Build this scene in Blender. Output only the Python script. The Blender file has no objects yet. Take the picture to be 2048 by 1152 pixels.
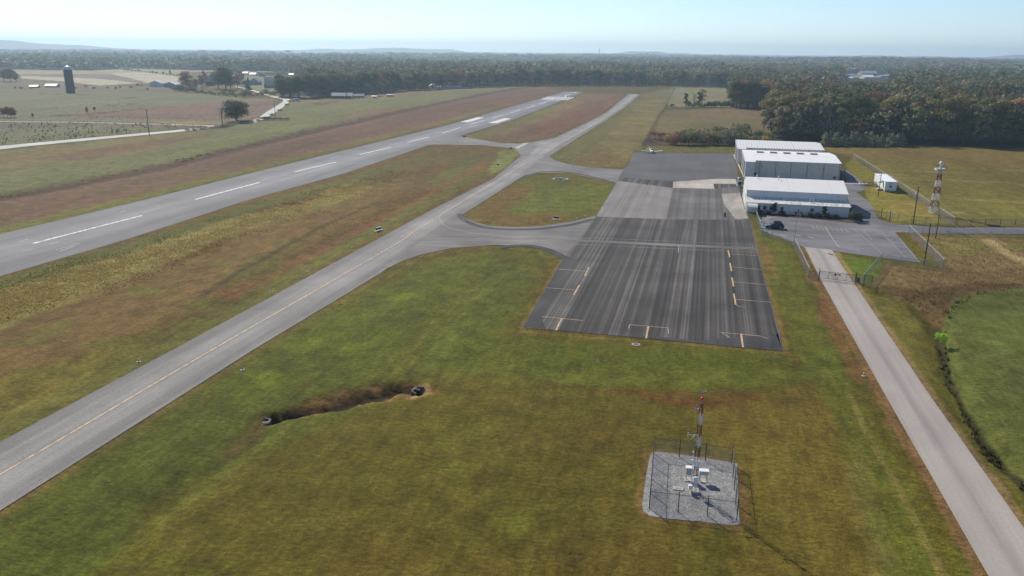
import bpy, bmesh, math, random
import numpy as np
from mathutils import Vector, Matrix

R = math.radians
sc = bpy.context.scene
COL = sc.collection
random.seed(7)
rng = np.random.default_rng(11)

# ------------------------------------------------------------------ camera, sky, sun, exposure
CAM_H, FPX, PITCH, ROLL = 45.0, 1593.0, math.atan(473 / 1593.0), R(0.55)
SUN_AZ, SUN_EL = R(-28.3), R(36.0)
cam_data = bpy.data.cameras.new("camera")
cam_data.sensor_width = 36.0
cam_data.lens = FPX / 2048 * 36.0
cam_data.clip_start, cam_data.clip_end = 0.5, 90000.0
cam = bpy.data.objects.new("camera", cam_data)
COL.objects.link(cam)
cam.matrix_world = Matrix.Translation((0, 0, CAM_H)) @ Matrix.Rotation(R(90) - PITCH, 4, 'X') @ Matrix.Rotation(ROLL, 4, 'Z')
sc.camera = cam

world = bpy.data.worlds.new("World")
sc.world = world
world.use_nodes = True
wn = world.node_tree
sky = wn.nodes.new("ShaderNodeTexSky")
sky.sky_type = 'NISHITA'
sky.sun_disc = False
sky.sun_elevation = SUN_EL
sky.sun_rotation = SUN_AZ
sky.altitude = 100.0
sky.air_density, sky.dust_density, sky.ozone_density = 0.75, 0.15, 3.5
wn.links.new(sky.outputs[0], wn.nodes["Background"].inputs[0])
wn.nodes["Background"].inputs[1].default_value = 0.115

sun_data = bpy.data.lights.new("sun", 'SUN')
sun_data.energy = 5.0
sun_data.angle = R(0.5)
sun_data.color = (1.0, 0.92, 0.79)
sun = bpy.data.objects.new("sun", sun_data)
COL.objects.link(sun)
SUN_DIR = Vector((math.sin(SUN_AZ) * math.cos(SUN_EL), math.cos(SUN_AZ) * math.cos(SUN_EL), math.sin(SUN_EL)))
sun.rotation_euler = SUN_DIR.to_track_quat('Z', 'Y').to_euler()
sun.location = (-60, 120, 150)

sc.view_settings.view_transform = 'Standard'
sc.view_settings.look = 'None'
sc.view_settings.exposure = 0.22
sc.view_settings.gamma = 1.0
sc.view_settings.use_curve_mapping = False
sc.cycles.max_bounces = 6
sc.cycles.diffuse_bounces = 2
sc.cycles.glossy_bounces = 2
sc.cycles.transmission_bounces = 3
sc.cycles.transparent_max_bounces = 12
sc.cycles.volume_bounces = 0

# ------------------------------------------------------------------ where a pixel of the survey photograph meets the ground
_cp, _sp, _cr, _sr = math.cos(PITCH), math.sin(PITCH), math.cos(ROLL), math.sin(ROLL)

def G(px, py, z=0.0):
    x, y = (px - 1024) / FPX, -(py - 576) / FPX
    x, y = _cr * x - _sr * y, _sr * x + _cr * y
    d = (x, _cp + y * _sp, -_sp + y * _cp)
    t = (z - CAM_H) / d[2]
    return (d[0] * t, d[1] * t)

def PX(x, y, z=0.0):
    x, y = np.asarray(x, float), np.asarray(y, float)
    zz = z - CAM_H
    yc, zc = y * _sp + zz * _cp, y * _cp - zz * _sp
    zc = np.maximum(zc, 1e-3)
    X, Y = x / zc, yc / zc
    return 1024 + FPX * (_cr * X + _sr * Y), 576 - FPX * (-_sr * X + _cr * Y)

def GP(pts, z=0.0):
    return [G(a, b, z) for a, b in pts]

AX = R(13.5)                       # bearing of the airfield grid
U = Vector((math.cos(AX), -math.sin(AX), 0))
V = Vector((math.sin(AX), math.cos(AX), 0))

# ------------------------------------------------------------------ object helpers
def tag(o, label=None, cat=None, group=None, kind=None):
    if label: o['label'] = label
    if cat: o['category'] = cat
    if group: o['group'] = group
    if kind: o['kind'] = kind
    return o

def thing(name, label, cat, loc=(0, 0, 0), rotz=0.0, group=None):
    o = bpy.data.objects.new(name, None)
    o.empty_display_size = 0.5
    COL.objects.link(o)
    o.location = (loc[0], loc[1], loc[2] if len(loc) > 2 else 0.0)
    o.rotation_euler = (0, 0, rotz)
    return tag(o, label, cat, group)

def raw_mesh(name, verts, faces_flat, starts, mat, parent=None, smooth=False, cols=None):
    me = bpy.data.meshes.new(name)
    verts = np.asarray(verts, np.float32).reshape(-1, 3)
    faces_flat = np.asarray(faces_flat, np.int32).ravel()
    starts = np.asarray(starts, np.int32)
    me.vertices.add(len(verts)); me.vertices.foreach_set("co", verts.ravel())
    me.loops.add(len(faces_flat)); me.loops.foreach_set("vertex_index", faces_flat)
    me.polygons.add(len(starts)); me.polygons.foreach_set("loop_start", starts)
    me.polygons.foreach_set("use_smooth", np.full(len(starts), smooth, bool))
    me.update(calc_edges=True)
    if cols is not None:
        at = me.attributes.new("col", 'FLOAT_COLOR', 'POINT')
        at.data.foreach_set("color", np.asarray(cols, np.float32).ravel())
    me.materials.append(mat)
    o = bpy.data.objects.new(name, me)
    COL.objects.link(o)
    if parent is not None: o.parent = parent
    return o

class MB:
    """collects boxes, tubes and sheets; build() links them as one mesh object"""
    def __init__(s): s.v, s.f = [], []
    def add(s, vs, fs):
        n = len(s.v); s.v += [tuple(p) for p in vs]; s.f += [tuple(i + n for i in f) for f in fs]; return s
    def box(s, c, d, rz=0.0, M=None):
        x, y, z = d[0] / 2, d[1] / 2, d[2] / 2
        vs = [(-x, -y, -z), (x, -y, -z), (x, y, -z), (-x, y, -z), (-x, -y, z), (x, -y, z), (x, y, z), (-x, y, z)]
        T = Matrix.Translation(c) @ (M if M is not None else Matrix.Rotation(rz, 4, 'Z'))
        return s.add([T @ Vector(p) for p in vs], [(0, 3, 2, 1), (4, 5, 6, 7), (0, 1, 5, 4), (1, 2, 6, 5), (2, 3, 7, 6), (3, 0, 4, 7)])
    def bx(s, x0, x1, y0, y1, z0, z1):
        return s.box(((x0 + x1) / 2, (y0 + y1) / 2, (z0 + z1) / 2), (abs(x1 - x0), abs(y1 - y0), abs(z1 - z0)))
    def tube(s, p0, p1, r0, r1=None, n=8, cap=True):
        p0, p1 = Vector(p0), Vector(p1); r1 = r0 if r1 is None else r1
        d = (p1 - p0)
        if d.length < 1e-6: return s
        q = d.to_track_quat('Z', 'Y')
        vs = []
        for p, r in ((p0, r0), (p1, r1)):
            for i in range(n):
                a = 2 * math.pi * i / n
                vs.append(p + q @ Vector((r * math.cos(a), r * math.sin(a), 0)))
        fs = [(i, (i + 1) % n, n + (i + 1) % n, n + i) for i in range(n)]
        if cap: fs += [tuple(range(n - 1, -1, -1)), tuple(range(n, 2 * n))]
        return s.add(vs, fs)
    def path(s, pts, r, n=6):
        for a, b in zip(pts[:-1], pts[1:]): s.tube(a, b, r, r, n)
        return s
    def lathe(s, prof, c=(0, 0, 0), n=16):
        vs, fs = [], []
        for r, z in prof:
            for i in range(n):
                a = 2 * math.pi * i / n
                vs.append((c[0] + r * math.cos(a), c[1] + r * math.sin(a), c[2] + z))
        for k in range(len(prof) - 1):
            for i in range(n):
                j = (i + 1) % n
                fs.append((k * n + i, k * n + j, (k + 1) * n + j, (k + 1) * n + i))
        fs += [tuple(range(n - 1, -1, -1)), tuple((len(prof) - 1) * n + i for i in range(n))]
        return s.add(vs, fs)
    def loft(s, rings, cap=True):
        n = len(rings[0]); vs = [p for r in rings for p in r]; fs = []
        for k in range(len(rings) - 1):
            for i in range(n):
                j = (i + 1) % n
                fs.append((k * n + i, k * n + j, (k + 1) * n + j, (k + 1) * n + i))
        if cap: fs += [tuple(range(n - 1, -1, -1)), tuple((len(rings) - 1) * n + i for i in range(n))]
        return s.add(vs, fs)
    def quad(s, a, b, c, d): return s.add([a, b, c, d], [(0, 1, 2, 3)])
    def poly(s, pts): return s.add(pts, [tuple(range(len(pts)))])
    def prism(s, pts, z0, z1):
        n = len(pts)
        vs = [(p[0], p[1], z0) for p in pts] + [(p[0], p[1], z1) for p in pts]
        return s.add(vs, [tuple(range(n - 1, -1, -1)), tuple(range(n, 2 * n))] + [(i, (i + 1) % n, n + (i + 1) % n, n + i) for i in range(n)])
    def build(s, name, mat, parent=None, smooth=False):
        me = bpy.data.meshes.new(name)
        me.from_pydata(s.v, [], s.f)
        bm = bmesh.new(); bm.from_mesh(me)
        bmesh.ops.recalc_face_normals(bm, faces=bm.faces)
        bm.to_mesh(me); bm.free()
        if smooth: me.polygons.foreach_set("use_smooth", np.ones(len(me.polygons), bool))
        me.materials.append(mat)
        o = bpy.data.objects.new(name, me)
        COL.objects.link(o)
        if parent is not None: o.parent = parent
        return o

def sheet(name, pts, z, mat, parent=None, kind=None):
    """a flat polygon of the ground at height z (triangulated), pts in metres"""
    me = bpy.data.meshes.new(name)
    bm = bmesh.new()
    vs = [bm.verts.new((p[0], p[1], z)) for p in pts]
    f = bm.faces.new(vs); f.normal_update()
    bmesh.ops.triangulate(bm, faces=[f])
    for q in bm.faces:
        q.normal_update()
        if q.normal.z < 0: q.normal_flip()
    bm.to_mesh(me); bm.free()
    me.materials.append(mat)
    o = bpy.data.objects.new(name, me)
    COL.objects.link(o)
    if parent is not None: o.parent = parent
    if kind: o['kind'] = kind
    return o

def lane_sheet(name, far, near, z, mat, prof, n=60):
    """paving between two edges, wear given across its width by prof = [(fraction, shade)]"""
    def along(E):
        P = [Vector((*p, 0)) for p in E]; s = np.array([p.dot(V) for p in P])
        return s, np.array([p.x for p in P]), np.array([p.y for p in P])
    sf, xf, yf = along(far); sn, xn, yn = along(near)
    ss = np.concatenate([np.linspace(min(sf[0], sn[0]), max(sf[-1], sn[-1]), n), sf, sn]); ss = np.unique(np.round(ss, 2))
    vs, cs = [], []
    for q in ss:
        a = np.array([np.interp(q, sf, xf), np.interp(q, sf, yf)]); b = np.array([np.interp(q, sn, xn), np.interp(q, sn, yn)])
        for f, k in prof: p = a + (b - a) * f; vs.append((p[0], p[1], z)); cs.append((k, k, k, 1))
    m = len(prof); fl = []
    for i in range(len(ss) - 1):
        for j in range(m - 1): fl.append((i * m + j, i * m + j + 1, (i + 1) * m + j + 1, (i + 1) * m + j))
    o = raw_mesh(name, vs, np.array(fl), np.arange(len(fl)) * 4, mat, cols=cs)
    if o.data.polygons[0].normal.z < 0: o.data.flip_normals()
    o['kind'] = 'structure'
    return o

def smooth_line(pts, n=6):
    P = [Vector((p[0], p[1], p[2] if len(p) > 2 else 0)) for p in pts]
    if len(P) < 3: return P
    out = []
    for i in range(len(P) - 1):
        a, b, c, d = P[max(i - 1, 0)], P[i], P[i + 1], P[min(i + 2, len(P) - 1)]
        for k in range(n):
            t = k / n
            out.append(0.5 * ((2 * b) + (c - a) * t + (2 * a - 5 * b + 4 * c - d) * t * t + (3 * b - a - 3 * c + d) * t ** 3))
    out.append(P[-1])
    return out

def strip(mb, pts, w, z):
    """a painted or paved band of width w along a line"""
    P = [Vector((p[0], p[1], 0)) for p in pts]
    L, Rr = [], []
    for i, p in enumerate(P):
        t = (P[min(i + 1, len(P) - 1)] - P[max(i - 1, 0)]).normalized()
        nrm = Vector((-t.y, t.x, 0))
        ww = w[i] if isinstance(w, (list, tuple)) else w
        L.append(p + nrm * ww / 2); Rr.append(p - nrm * ww / 2)
    n = len(P)
    vs = [(p.x, p.y, z) for p in L] + [(p.x, p.y, z) for p in Rr]
    mb.add(vs, [(n + i, n + i + 1, i + 1, i) for i in range(n - 1)])
    return mb

# ------------------------------------------------------------------ materials
def lin(c):
    return tuple((x / 255 / 12.92) if x / 255 <= 0.04045 else ((x / 255 + 0.055) / 1.055) ** 2.4 for x in c)

class NT:
    def __init__(s, name):
        s.m = bpy.data.materials.new(name); s.m.use_nodes = True
        s.t = s.m.node_tree; s.b = s.t.nodes["Principled BSDF"]
    def n(s, typ, **kw):
        nd = s.t.nodes.new(typ)
        for k, v in kw.items():
            if k.startswith('i_'): nd.inputs[k[2:]].default_value = v
            else: setattr(nd, k, v)
        return nd
    def l(s, a, b): s.t.links.new(a, b)
    def coord(s, kind='Object', scale=(1, 1, 1), rot=(0, 0, 0)):
        tc = s.n("ShaderNodeTexCoord"); mp = s.n("ShaderNodeMapping")
        mp.inputs['Scale'].default_value = scale; mp.inputs['Rotation'].default_value = rot
        if kind == 'World':
            g = s.n("ShaderNodeNewGeometry"); s.l(g.outputs['Position'], mp.inputs[0])
        else: s.l(tc.outputs[kind], mp.inputs[0])
        return mp.outputs[0]
    def noise(s, vec, scale, detail=3, rough=0.55, dist=0.0):
        nd = s.n("ShaderNodeTexNoise"); s.l(vec, nd.inputs['Vector'])
        nd.inputs['Scale'].default_value = scale; nd.inputs['Detail'].default_value = detail
        nd.inputs['Roughness'].default_value = rough; nd.inputs['Distortion'].default_value = dist
        return nd.outputs['Fac']
    def ramp(s, fac, stops):
        r = s.n("ShaderNodeValToRGB"); s.l(fac, r.inputs[0])
        e = r.color_ramp.elements
        while len(e) < len(stops): e.new(0.5)
        for el, (p, c) in zip(e, stops):
            el.position = p; el.color = (c, c, c, 1) if isinstance(c, (int, float)) else (*c, 1)
        return r.outputs[0]
    def mix(s, fac, a, b, mode='MIX'):
        m = s.n("ShaderNodeMix", data_type='RGBA', blend_type=mode)
        for sock, val in ((m.inputs['Factor'], fac), (m.inputs['A'], a), (m.inputs['B'], b)):
            if hasattr(val, 'is_linked') or hasattr(val, 'links'): s.l(val, sock)
            else: sock.default_value = val if isinstance(val, (int, float)) else ((*val, 1) if len(val) == 3 else val)
        return m.outputs['Result']
    def math(s, op, a, b=0.0):
        m = s.n("ShaderNodeMath", operation=op)
        for i, v in enumerate((a, b)):
            if hasattr(v, 'links'): s.l(v, m.inputs[i])
            else: m.inputs[i].default_value = v
        return m.outputs[0]
    def bump(s, h, dist, strength=1.0):
        b = s.n("ShaderNodeBump"); s.l(h, b.inputs['Height'])
        b.inputs['Distance'].default_value = dist; b.inputs['Strength'].default_value = strength
        s.l(b.outputs[0], s.b.inputs['Normal'])
    def col(s, c): s.l(c, s.b.inputs['Base Color'])

def plain(name, rgb, rough=0.6, metal=0.0, vary=0.12, scale=2.0, spec=0.5):
    """a painted or solid surface with slight procedural dirt"""
    t = NT(name)
    v = t.coord('Object')
    n = t.noise(v, scale, 4)
    k = t.ramp(n, [(0.25, 1 - vary), (0.75, 1.0)])
    t.col(t.mix(1.0, (*rgb, 1), k, 'MULTIPLY'))
    t.b.inputs['Roughness'].default_value = rough
    t.b.inputs['Metallic'].default_value = metal
    t.b.inputs['Specular IOR Level'].default_value = spec
    return t.m

def asphalt(name, rgb, rot=AX, streak=0.35, stretch=0.012, contrast=0.35, blotch=0.3, fine=0.25, rough=0.85, tint=None, lanes=False, ramp=None, sdet=5):
    """worn paving: long streaks along the direction rot, large blotches, fine aggregate"""
    t = NT(name)
    w = t.coord('World', rot=(0, 0, rot))
    mp = t.n("ShaderNodeMapping"); t.l(w, mp.inputs[0]); mp.inputs['Scale'].default_value = (1, stretch / streak, 1)
    s1 = t.noise(mp.outputs[0], streak, sdet, 0.62)
    s2 = t.noise(mp.outputs[0], streak * 4.2, min(3, sdet), 0.6)
    k = t.math('ADD', t.math('MULTIPLY', s1, 0.65), t.math('MULTIPLY', s2, 0.35))
    k = t.ramp(k, ramp or [(0.33, 1 - contrast), (0.66, 1 + contrast)])
    bl = t.ramp(t.noise(w, 0.06, 4, 0.6, 0.4), [(0.3, 1 - blotch), (0.7, 1 + blotch * 0.6)])
    fi = t.ramp(t.noise(w, 3.0, 3, 0.7), [(0.25, 1 - fine), (0.75, 1 + fine)])
    c = t.mix(1.0, (*rgb, 1), k, 'MULTIPLY')
    c = t.mix(1.0, c, bl, 'MULTIPLY')
    c = t.mix(1.0, c, fi, 'MULTIPLY')
    if lanes: c = t.mix(1.0, c, t.n('ShaderNodeAttribute', attribute_name='col').outputs['Color'], 'MULTIPLY')
    if tint: c = t.mix(t.ramp(t.noise(w, 0.035, 3), [(0.4, 0.0), (0.65, 0.7)]), c, t.mix(1.0, c, (*tint, 1), 'MULTIPLY'))
    t.col(c)
    t.b.inputs['Roughness'].default_value = rough
    t.b.inputs['Specular IOR Level'].default_value = 0.25
    t.bump(t.noise(w, 8.0, 3, 0.7), 0.01, 0.6)
    return t.m

def paint(name, rgb, wear=0.35, scale=0.9, under=(0.14, 0.14, 0.15)):
    t = NT(name)
    w = t.coord('World')
    n = t.noise(w, scale, 6, 0.72)
    f = t.ramp(n, [(0.5 - wear * 0.35, 0.25), (0.5 + wear * 0.3, 1.0)])
    t.col(t.mix(f, (*under, 1), (*rgb, 1)))
    t.b.inputs['Roughness'].default_value = 0.8
    t.b.inputs['Specular IOR Level'].default_value = 0.2
    return t.m

def foliage(name, transl=0.3):
    """leaves: colour from the object colour times a per-leaf attribute"""
    t = NT(name)
    oi = t.n("ShaderNodeObjectInfo")
    at = t.n("ShaderNodeAttribute", attribute_name="col")
    c = t.mix(1.0, oi.outputs['Color'], at.outputs['Color'], 'MULTIPLY')
    t.col(c)
    t.b.inputs['Roughness'].default_value = 0.75
    t.b.inputs['Specular IOR Level'].default_value = 0.12
    tr = t.n("ShaderNodeBsdfTranslucent"); t.l(c, tr.inputs[0])
    ms = t.n("ShaderNodeMixShader"); ms.inputs[0].default_value = transl
    t.l(t.b.outputs[0], ms.inputs[1]); t.l(tr.outputs[0], ms.inputs[2])
    t.l(ms.outputs[0], t.t.nodes["Material Output"].inputs[0])
    return t.m

def chainlink(name):
    """galvanised chain-link fabric: diamond wires, open between"""
    t = NT(name)
    tc = t.n("ShaderNodeTexCoord")
    sep = t.n("ShaderNodeSeparateXYZ"); t.l(tc.outputs['UV'], sep.inputs[0])
    def wires(op):
        d = t.math(op, sep.outputs[0], sep.outputs[1])
        fr = t.math('FRACT', t.math('MULTIPLY', d, 12.0))
        return t.math('LESS_THAN', fr, 0.13)
    f = t.math('MAXIMUM', wires('ADD'), wires('SUBTRACT'))
    t.b.inputs['Base Color'].default_value = (0.24, 0.26, 0.27, 1)
    t.b.inputs['Metallic'].default_value = 0.35
    t.b.inputs['Roughness'].default_value = 0.5
    tp = t.n("ShaderNodeBsdfTransparent")
    ms = t.n("ShaderNodeMixShader")
    t.l(f, ms.inputs[0]); t.l(tp.outputs[0], ms.inputs[1]); t.l(t.b.outputs[0], ms.inputs[2])
    t.l(ms.outputs[0], t.t.nodes["Material Output"].inputs[0])
    return t.m

def ribbed(name, rgb, period=0.3, axis=0, vary=0.15, rough=0.45, stain=None, depth=0.02, rib_dark=0.0):
    """ribbed metal sheet siding or roofing"""
    t = NT(name)
    v = t.coord('Object')
    sep = t.n("ShaderNodeSeparateXYZ"); t.l(v, sep.inputs[0])
    fr = t.math('FRACT', t.math('MULTIPLY', sep.outputs[axis], 1 / period))
    rib = t.math('LESS_THAN', fr, 0.2)
    n = t.noise(v, 0.5, 5, 0.6)
    k = t.ramp(n, [(0.25, 1 - vary), (0.75, 1.0)])
    c = t.mix(1.0, (*rgb, 1), k, 'MULTIPLY')
    seam = t.math('LESS_THAN', t.math('FRACT', t.math('MULTIPLY', sep.outputs[axis], 1 / (period * 20))), 0.012)
    c = t.mix(t.math('MULTIPLY', seam, 0.35), c, (rgb[0] * 0.4, rgb[1] * 0.4, rgb[2] * 0.42, 1))
    c = t.mix(t.math('MULTIPLY', rib, rib_dark), c, (rgb[0] * 0.3, rgb[1] * 0.3, rgb[2] * 0.32, 1))  # ribs darkened in the colour, standing in for the shading of their relief
    if stain:
        mp = t.n("ShaderNodeMapping"); t.l(v, mp.inputs[0]); mp.inputs['Scale'].default_value = (1, 0.25, 1) if axis == 0 else (0.25, 1, 1)
        f = t.ramp(t.noise(mp.outputs[0], 1.3, 5, 0.7), [(0.48, 0.0), (0.7, 0.8)])
        c = t.mix(f, c, (*stain, 1))
    t.col(c)
    t.b.inputs['Roughness'].default_value = rough
    t.b.inputs['Specular IOR Level'].default_value = 0.4
    t.bump(rib, depth, 0.8)
    return t.m

M = {}
M['leaf'] = foliage("leaf_material", 0.22)
M['grass'] = foliage("grass_material", 0.55)
M['bark'] = plain("bark_material", (0.075, 0.06, 0.05), 0.9, vary=0.4, scale=6)
M['white_metal'] = plain("white_metal_material", (0.78, 0.78, 0.76), 0.45, vary=0.15)
M['galv'] = plain("galvanised_material", (0.42, 0.44, 0.45), 0.45, 0.4, vary=0.2)
M['dark_metal'] = plain("dark_metal_material", (0.05, 0.055, 0.06), 0.5, 0.2)
M['black'] = plain("black_material", (0.012, 0.012, 0.013), 0.6)
M['wood'] = plain("pole_wood_material", (0.085, 0.065, 0.05), 0.9, vary=0.4, scale=5)
M['red_paint'] = plain("red_paint_material", (0.20, 0.030, 0.016), 0.6, vary=0.3, scale=3)
M['white_paint'] = plain("white_paint_material", (0.72, 0.71, 0.68), 0.55, vary=0.25, scale=3)
M['concrete'] = plain("concrete_material", (0.46, 0.43, 0.38), 0.9, vary=0.35, scale=1.5)
M['glass'] = plain("dark_glass_material", (0.02, 0.03, 0.04), 0.08, vary=0.0)
M['tyre'] = plain("tyre_material", (0.02, 0.02, 0.02), 0.85)
M['chain'] = chainlink("chainlink_material")
M['gravel'] = None

# ------------------------------------------------------------------ ground: one sheet to the horizon
def _hash(ix, iy, seed):
    h = (ix.astype(np.int64) * 374761393 + iy.astype(np.int64) * 668265263 + seed * 982451653) & 0x7fffffff
    h = ((h ^ (h >> 13)) * 1274126177) & 0x7fffffff
    return ((h ^ (h >> 16)) & 0xffff) / 65535.0

def vnoise(x, y, seed=0):
    ix, iy = np.floor(x), np.floor(y)
    fx, fy = x - ix, y - iy
    fx, fy = fx * fx * (3 - 2 * fx), fy * fy * (3 - 2 * fy)
    a, b = _hash(ix, iy, seed), _hash(ix + 1, iy, seed)
    c, d = _hash(ix, iy + 1, seed), _hash(ix + 1, iy + 1, seed)
    return (a * (1 - fx) + b * fx) * (1 - fy) + (c * (1 - fx) + d * fx) * fy

def fbm(x, y, seed=0, octv=4):
    s, a, t = 0, 0.5, 0
    for k in range(octv):
        s = s + a * vnoise(x * 2 ** k, y * 2 ** k, seed + k * 17); t += a; a *= 0.55
    return s / t

def sdist(px, py, poly, ky=3.0):
    """signed pixel distance to a polygon (positive inside), rows stretched by ky"""
    P = np.array(poly, float)
    x, y = px, py * ky
    X, Y = P[:, 0], P[:, 1] * ky
    best = np.full(x.shape, 1e18); ins = np.zeros(x.shape, bool)
    for i in range(len(P)):
        j = (i + 1) % len(P)
        ax, ay, bx, by = X[i], Y[i], X[j], Y[j]
        dx, dy = bx - ax, by - ay
        t = np.clip(((x - ax) * dx + (y - ay) * dy) / (dx * dx + dy * dy + 1e-9), 0, 1)
        best = np.minimum(best, (x - ax - t * dx) ** 2 + (y - ay - t * dy) ** 2)
        c = ((ay > y) != (by > y)) & (x < (bx - ax) * (y - ay) / (by - ay + 1e-12) + ax)
        ins ^= c
    d = np.sqrt(best)
    return np.where(ins, d, -d)

def ldist(x, y, line):
    best = np.full(x.shape, 1e18)
    for (ax, ay), (bx, by) in zip(line[:-1], line[1:]):
        dx, dy = bx - ax, by - ay
        t = np.clip(((x - ax) * dx + (y - ay) * dy) / (dx * dx + dy * dy + 1e-9), 0, 1)
        best = np.minimum(best, (x - ax - t * dx) ** 2 + (y - ay - t * dy) ** 2)
    return np.sqrt(best)

# pixel outlines shared by the paving and by the grass round it
TWY_FAR = [(-260, 1022), (0, 884), (345, 700), (760, 476), (860, 421.5), (986.8, 357), (1042.6, 311), (1060, 285), (1109, 275.5), (1184, 240), (1212.5, 224.7), (1236, 205), (1257.4, 187.6)]
TWY_NEAR = [(-260, 1184), (0, 1021.7), (506, 700), (760, 547), (924.5, 429), (1047, 351.7), (1085, 322), (1098.5, 312), (1212, 240), (1250, 214), (1280, 189)]
RW_FAR = [(-400, 543), (0, 468.4), (288, 400), (512, 343.7), (768, 281), (900, 249), (1024, 213), (1128.5, 183.3)]
RW_NEAR = [(-400, 645), (0, 552.8), (260, 477), (496.5, 400), (687, 347.5), (862, 288.7), (911.7, 274), (1024, 240.5), (1100, 211), (1167, 184.6)]
ROAD_L = [(1609, 494), (1640, 556.5), (1719.7, 700), (1776, 800), (1976.7, 1152), (2080, 1330)]
ROAD_R = [(1664.4, 500), (1676.5, 520), (1798, 700), (1866, 800), (2047, 1055), (2200, 1275)]
DITCH = [(538, 836), (580, 824), (640, 815), (690, 800), (740, 784), (790, 774), (822, 771), (840, 776)]

ang = np.concatenate([np.arange(-180, -44, 6.0), np.arange(-44, 44.01, 0.125), np.arange(48, 180, 6.0)])
rad = [0.0, 12.0, 26.0, 40.0]
r_ = 52.0
while r_ < 45000:
    rad.append(r_)
    r_ *= 1.008 if r_ < 190 else 1.011 if r_ < 420 else 1.02 if r_ < 2600 else 1.07
rad = np.array(rad)
AA, RR = np.meshgrid(np.radians(ang), rad)
gx, gy = RR * np.sin(AA), RR * np.cos(AA)
shape = gx.shape
gx, gy = gx.ravel(), gy.ravel()
gpx, gpy = PX(gx, gy)
front = gy > 20
n_big = fbm(gx / 26, gy / 26, 1)
n_mid = fbm(gx / 7, gy / 7, 2)
n_far = fbm(gx / 160, gy / 160, 3)
n_warp = fbm(gx / 11, gy / 11, 5) - 0.5
n_warp2 = fbm(gx / 2.2, gy / 2.2, 6) - 0.5
# streaks of mowing along the airfield grid
su, sv = gx * math.cos(AX) - gy * math.sin(AX), gx * math.sin(AX) + gy * math.cos(AX)
n_mow = fbm(su / 1.6, sv / 60, 8)
n_cross = fbm(su / 60, sv / 5, 9)

gcol = np.empty((len(gx), 3))
base = np.array(lin((92, 84, 33)))
gcol[:] = base
gz = np.zeros(len(gx))

def blend(c, w, jitter=0.0):
    global gcol
    c = np.array(lin(c)) if max(c) > 1.5 else np.array(c)
    gcol += (c - gcol) * np.clip(w, 0, 1)[:, None]

def sm(a, b, x):
    t = np.clip((x - a) / (b - a), 0, 1); return t * t * (3 - 2 * t)

def region(poly, c, feather=14, warp=30, strength=1.0, ky=3.0, patch=None):
    """tint a field: patch = (noise, lo, hi) makes it ragged inside"""
    P = np.array(poly, float); m = feather + warp + 4
    sel = front & (gpx > P[:, 0].min() - m) & (gpx < P[:, 0].max() + m) & (gpy > P[:, 1].min() - m) & (gpy < P[:, 1].max() + m)
    if not sel.any(): return
    d = sdist(gpx[sel], gpy[sel], poly, ky) + (n_warp[sel] + 0.5 * n_warp2[sel]) * warp
    w = np.zeros(len(gx)); w[sel] = sm(-feather, feather, d) * strength
    if patch is not None: w *= sm(patch[1], patch[2], patch[0])
    blend(c, w)

def band(line, width, c, strength=1.0, ragged=0.6):
    """tint along a line of the ground, width in metres"""
    L = GP(line)
    xs, ys = [p[0] for p in L], [p[1] for p in L]
    sel = (gx > min(xs) - 4 * width) & (gx < max(xs) + 4 * width) & (gy > min(ys) - 4 * width) & (gy < max(ys) + 4 * width)
    if not sel.any(): return
    d = ldist(gx[sel], gy[sel], L) * (1 + (n_warp[sel] * 1.2 + n_warp2[sel]) * ragged)
    w = np.zeros(len(gx)); w[sel] = (1 - sm(width * 0.55, width * 1.25, d)) * strength
    blend(c, w)

GREEN, LIME, TAN, RUST, BROWN = (86, 92, 40), (106, 112, 40), (142, 130, 84), (117, 80, 58), (98, 74, 42)
# airfield turf
blend((98, 80, 40), sm(0.5, 0.72, n_big) * 0.55)
blend(LIME, sm(0.56, 0.8, n_mid) * 0.35)
blend((74, 74, 30), sm(0.5, 0.75, n_mow) * 0.3)
# mown grass in front of the apron
region([(-300, 1300), (-300, 1210), (0, 1030), (506, 706), (700, 590), (900, 505), (1100, 505), (1040, 650), (760, 800), (300, 1010), (60, 1300)], (87, 92, 36), 30, 60, 0.75)
region([(430, 800), (640, 660), (820, 590), (760, 690), (560, 770)], (112, 122, 36), 40, 120, 0.6, patch=(n_mid, 0.35, 0.7))
region([(560, 1300), (800, 900), (1250, 820), (1450, 1300)], (96, 82, 36), 40, 90, 0.8, patch=(n_big, 0.25, 0.6))
region([(900, 660), (1560, 710), (1640, 760), (1300, 790), (860, 740)], (88, 92, 34), 20, 60, 0.8)
region([(1160, 770), (1420, 785), (1690, 790), (1640, 828), (1420, 822)], (100, 66, 38), 14, 60, 0.85, patch=(n_mid, 0.2, 0.55))
region([(1400, 820), (1720, 800), (1800, 1000), (1850, 1180), (1480, 1200)], (112, 96, 44), 30, 90, 0.6)
region([(1640, 640), (1700, 760), (1850, 1060), (1900, 1200), (1790, 1200), (1680, 860), (1600, 720)], (90, 98, 36), 14, 40, 0.65)
region([(1690, 960), (1740, 1152), (1800, 1152), (1720, 880)], (120, 112, 66), 6, 20, 0.35)
region([(1520, 440), (1560, 470), (1612, 560), (1700, 740), (1600, 720), (1530, 560), (1505, 450)], (98, 100, 40), 8, 20, 0.8)
region([(1512, 480), (1545, 500), (1560, 560), (1530, 540)], (126, 104, 62), 8, 20, 0.8)
region([(1670, 510), (1762, 520), (1738, 562), (1712, 556)], (92, 112, 36), 5, 10, 0.8)
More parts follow.
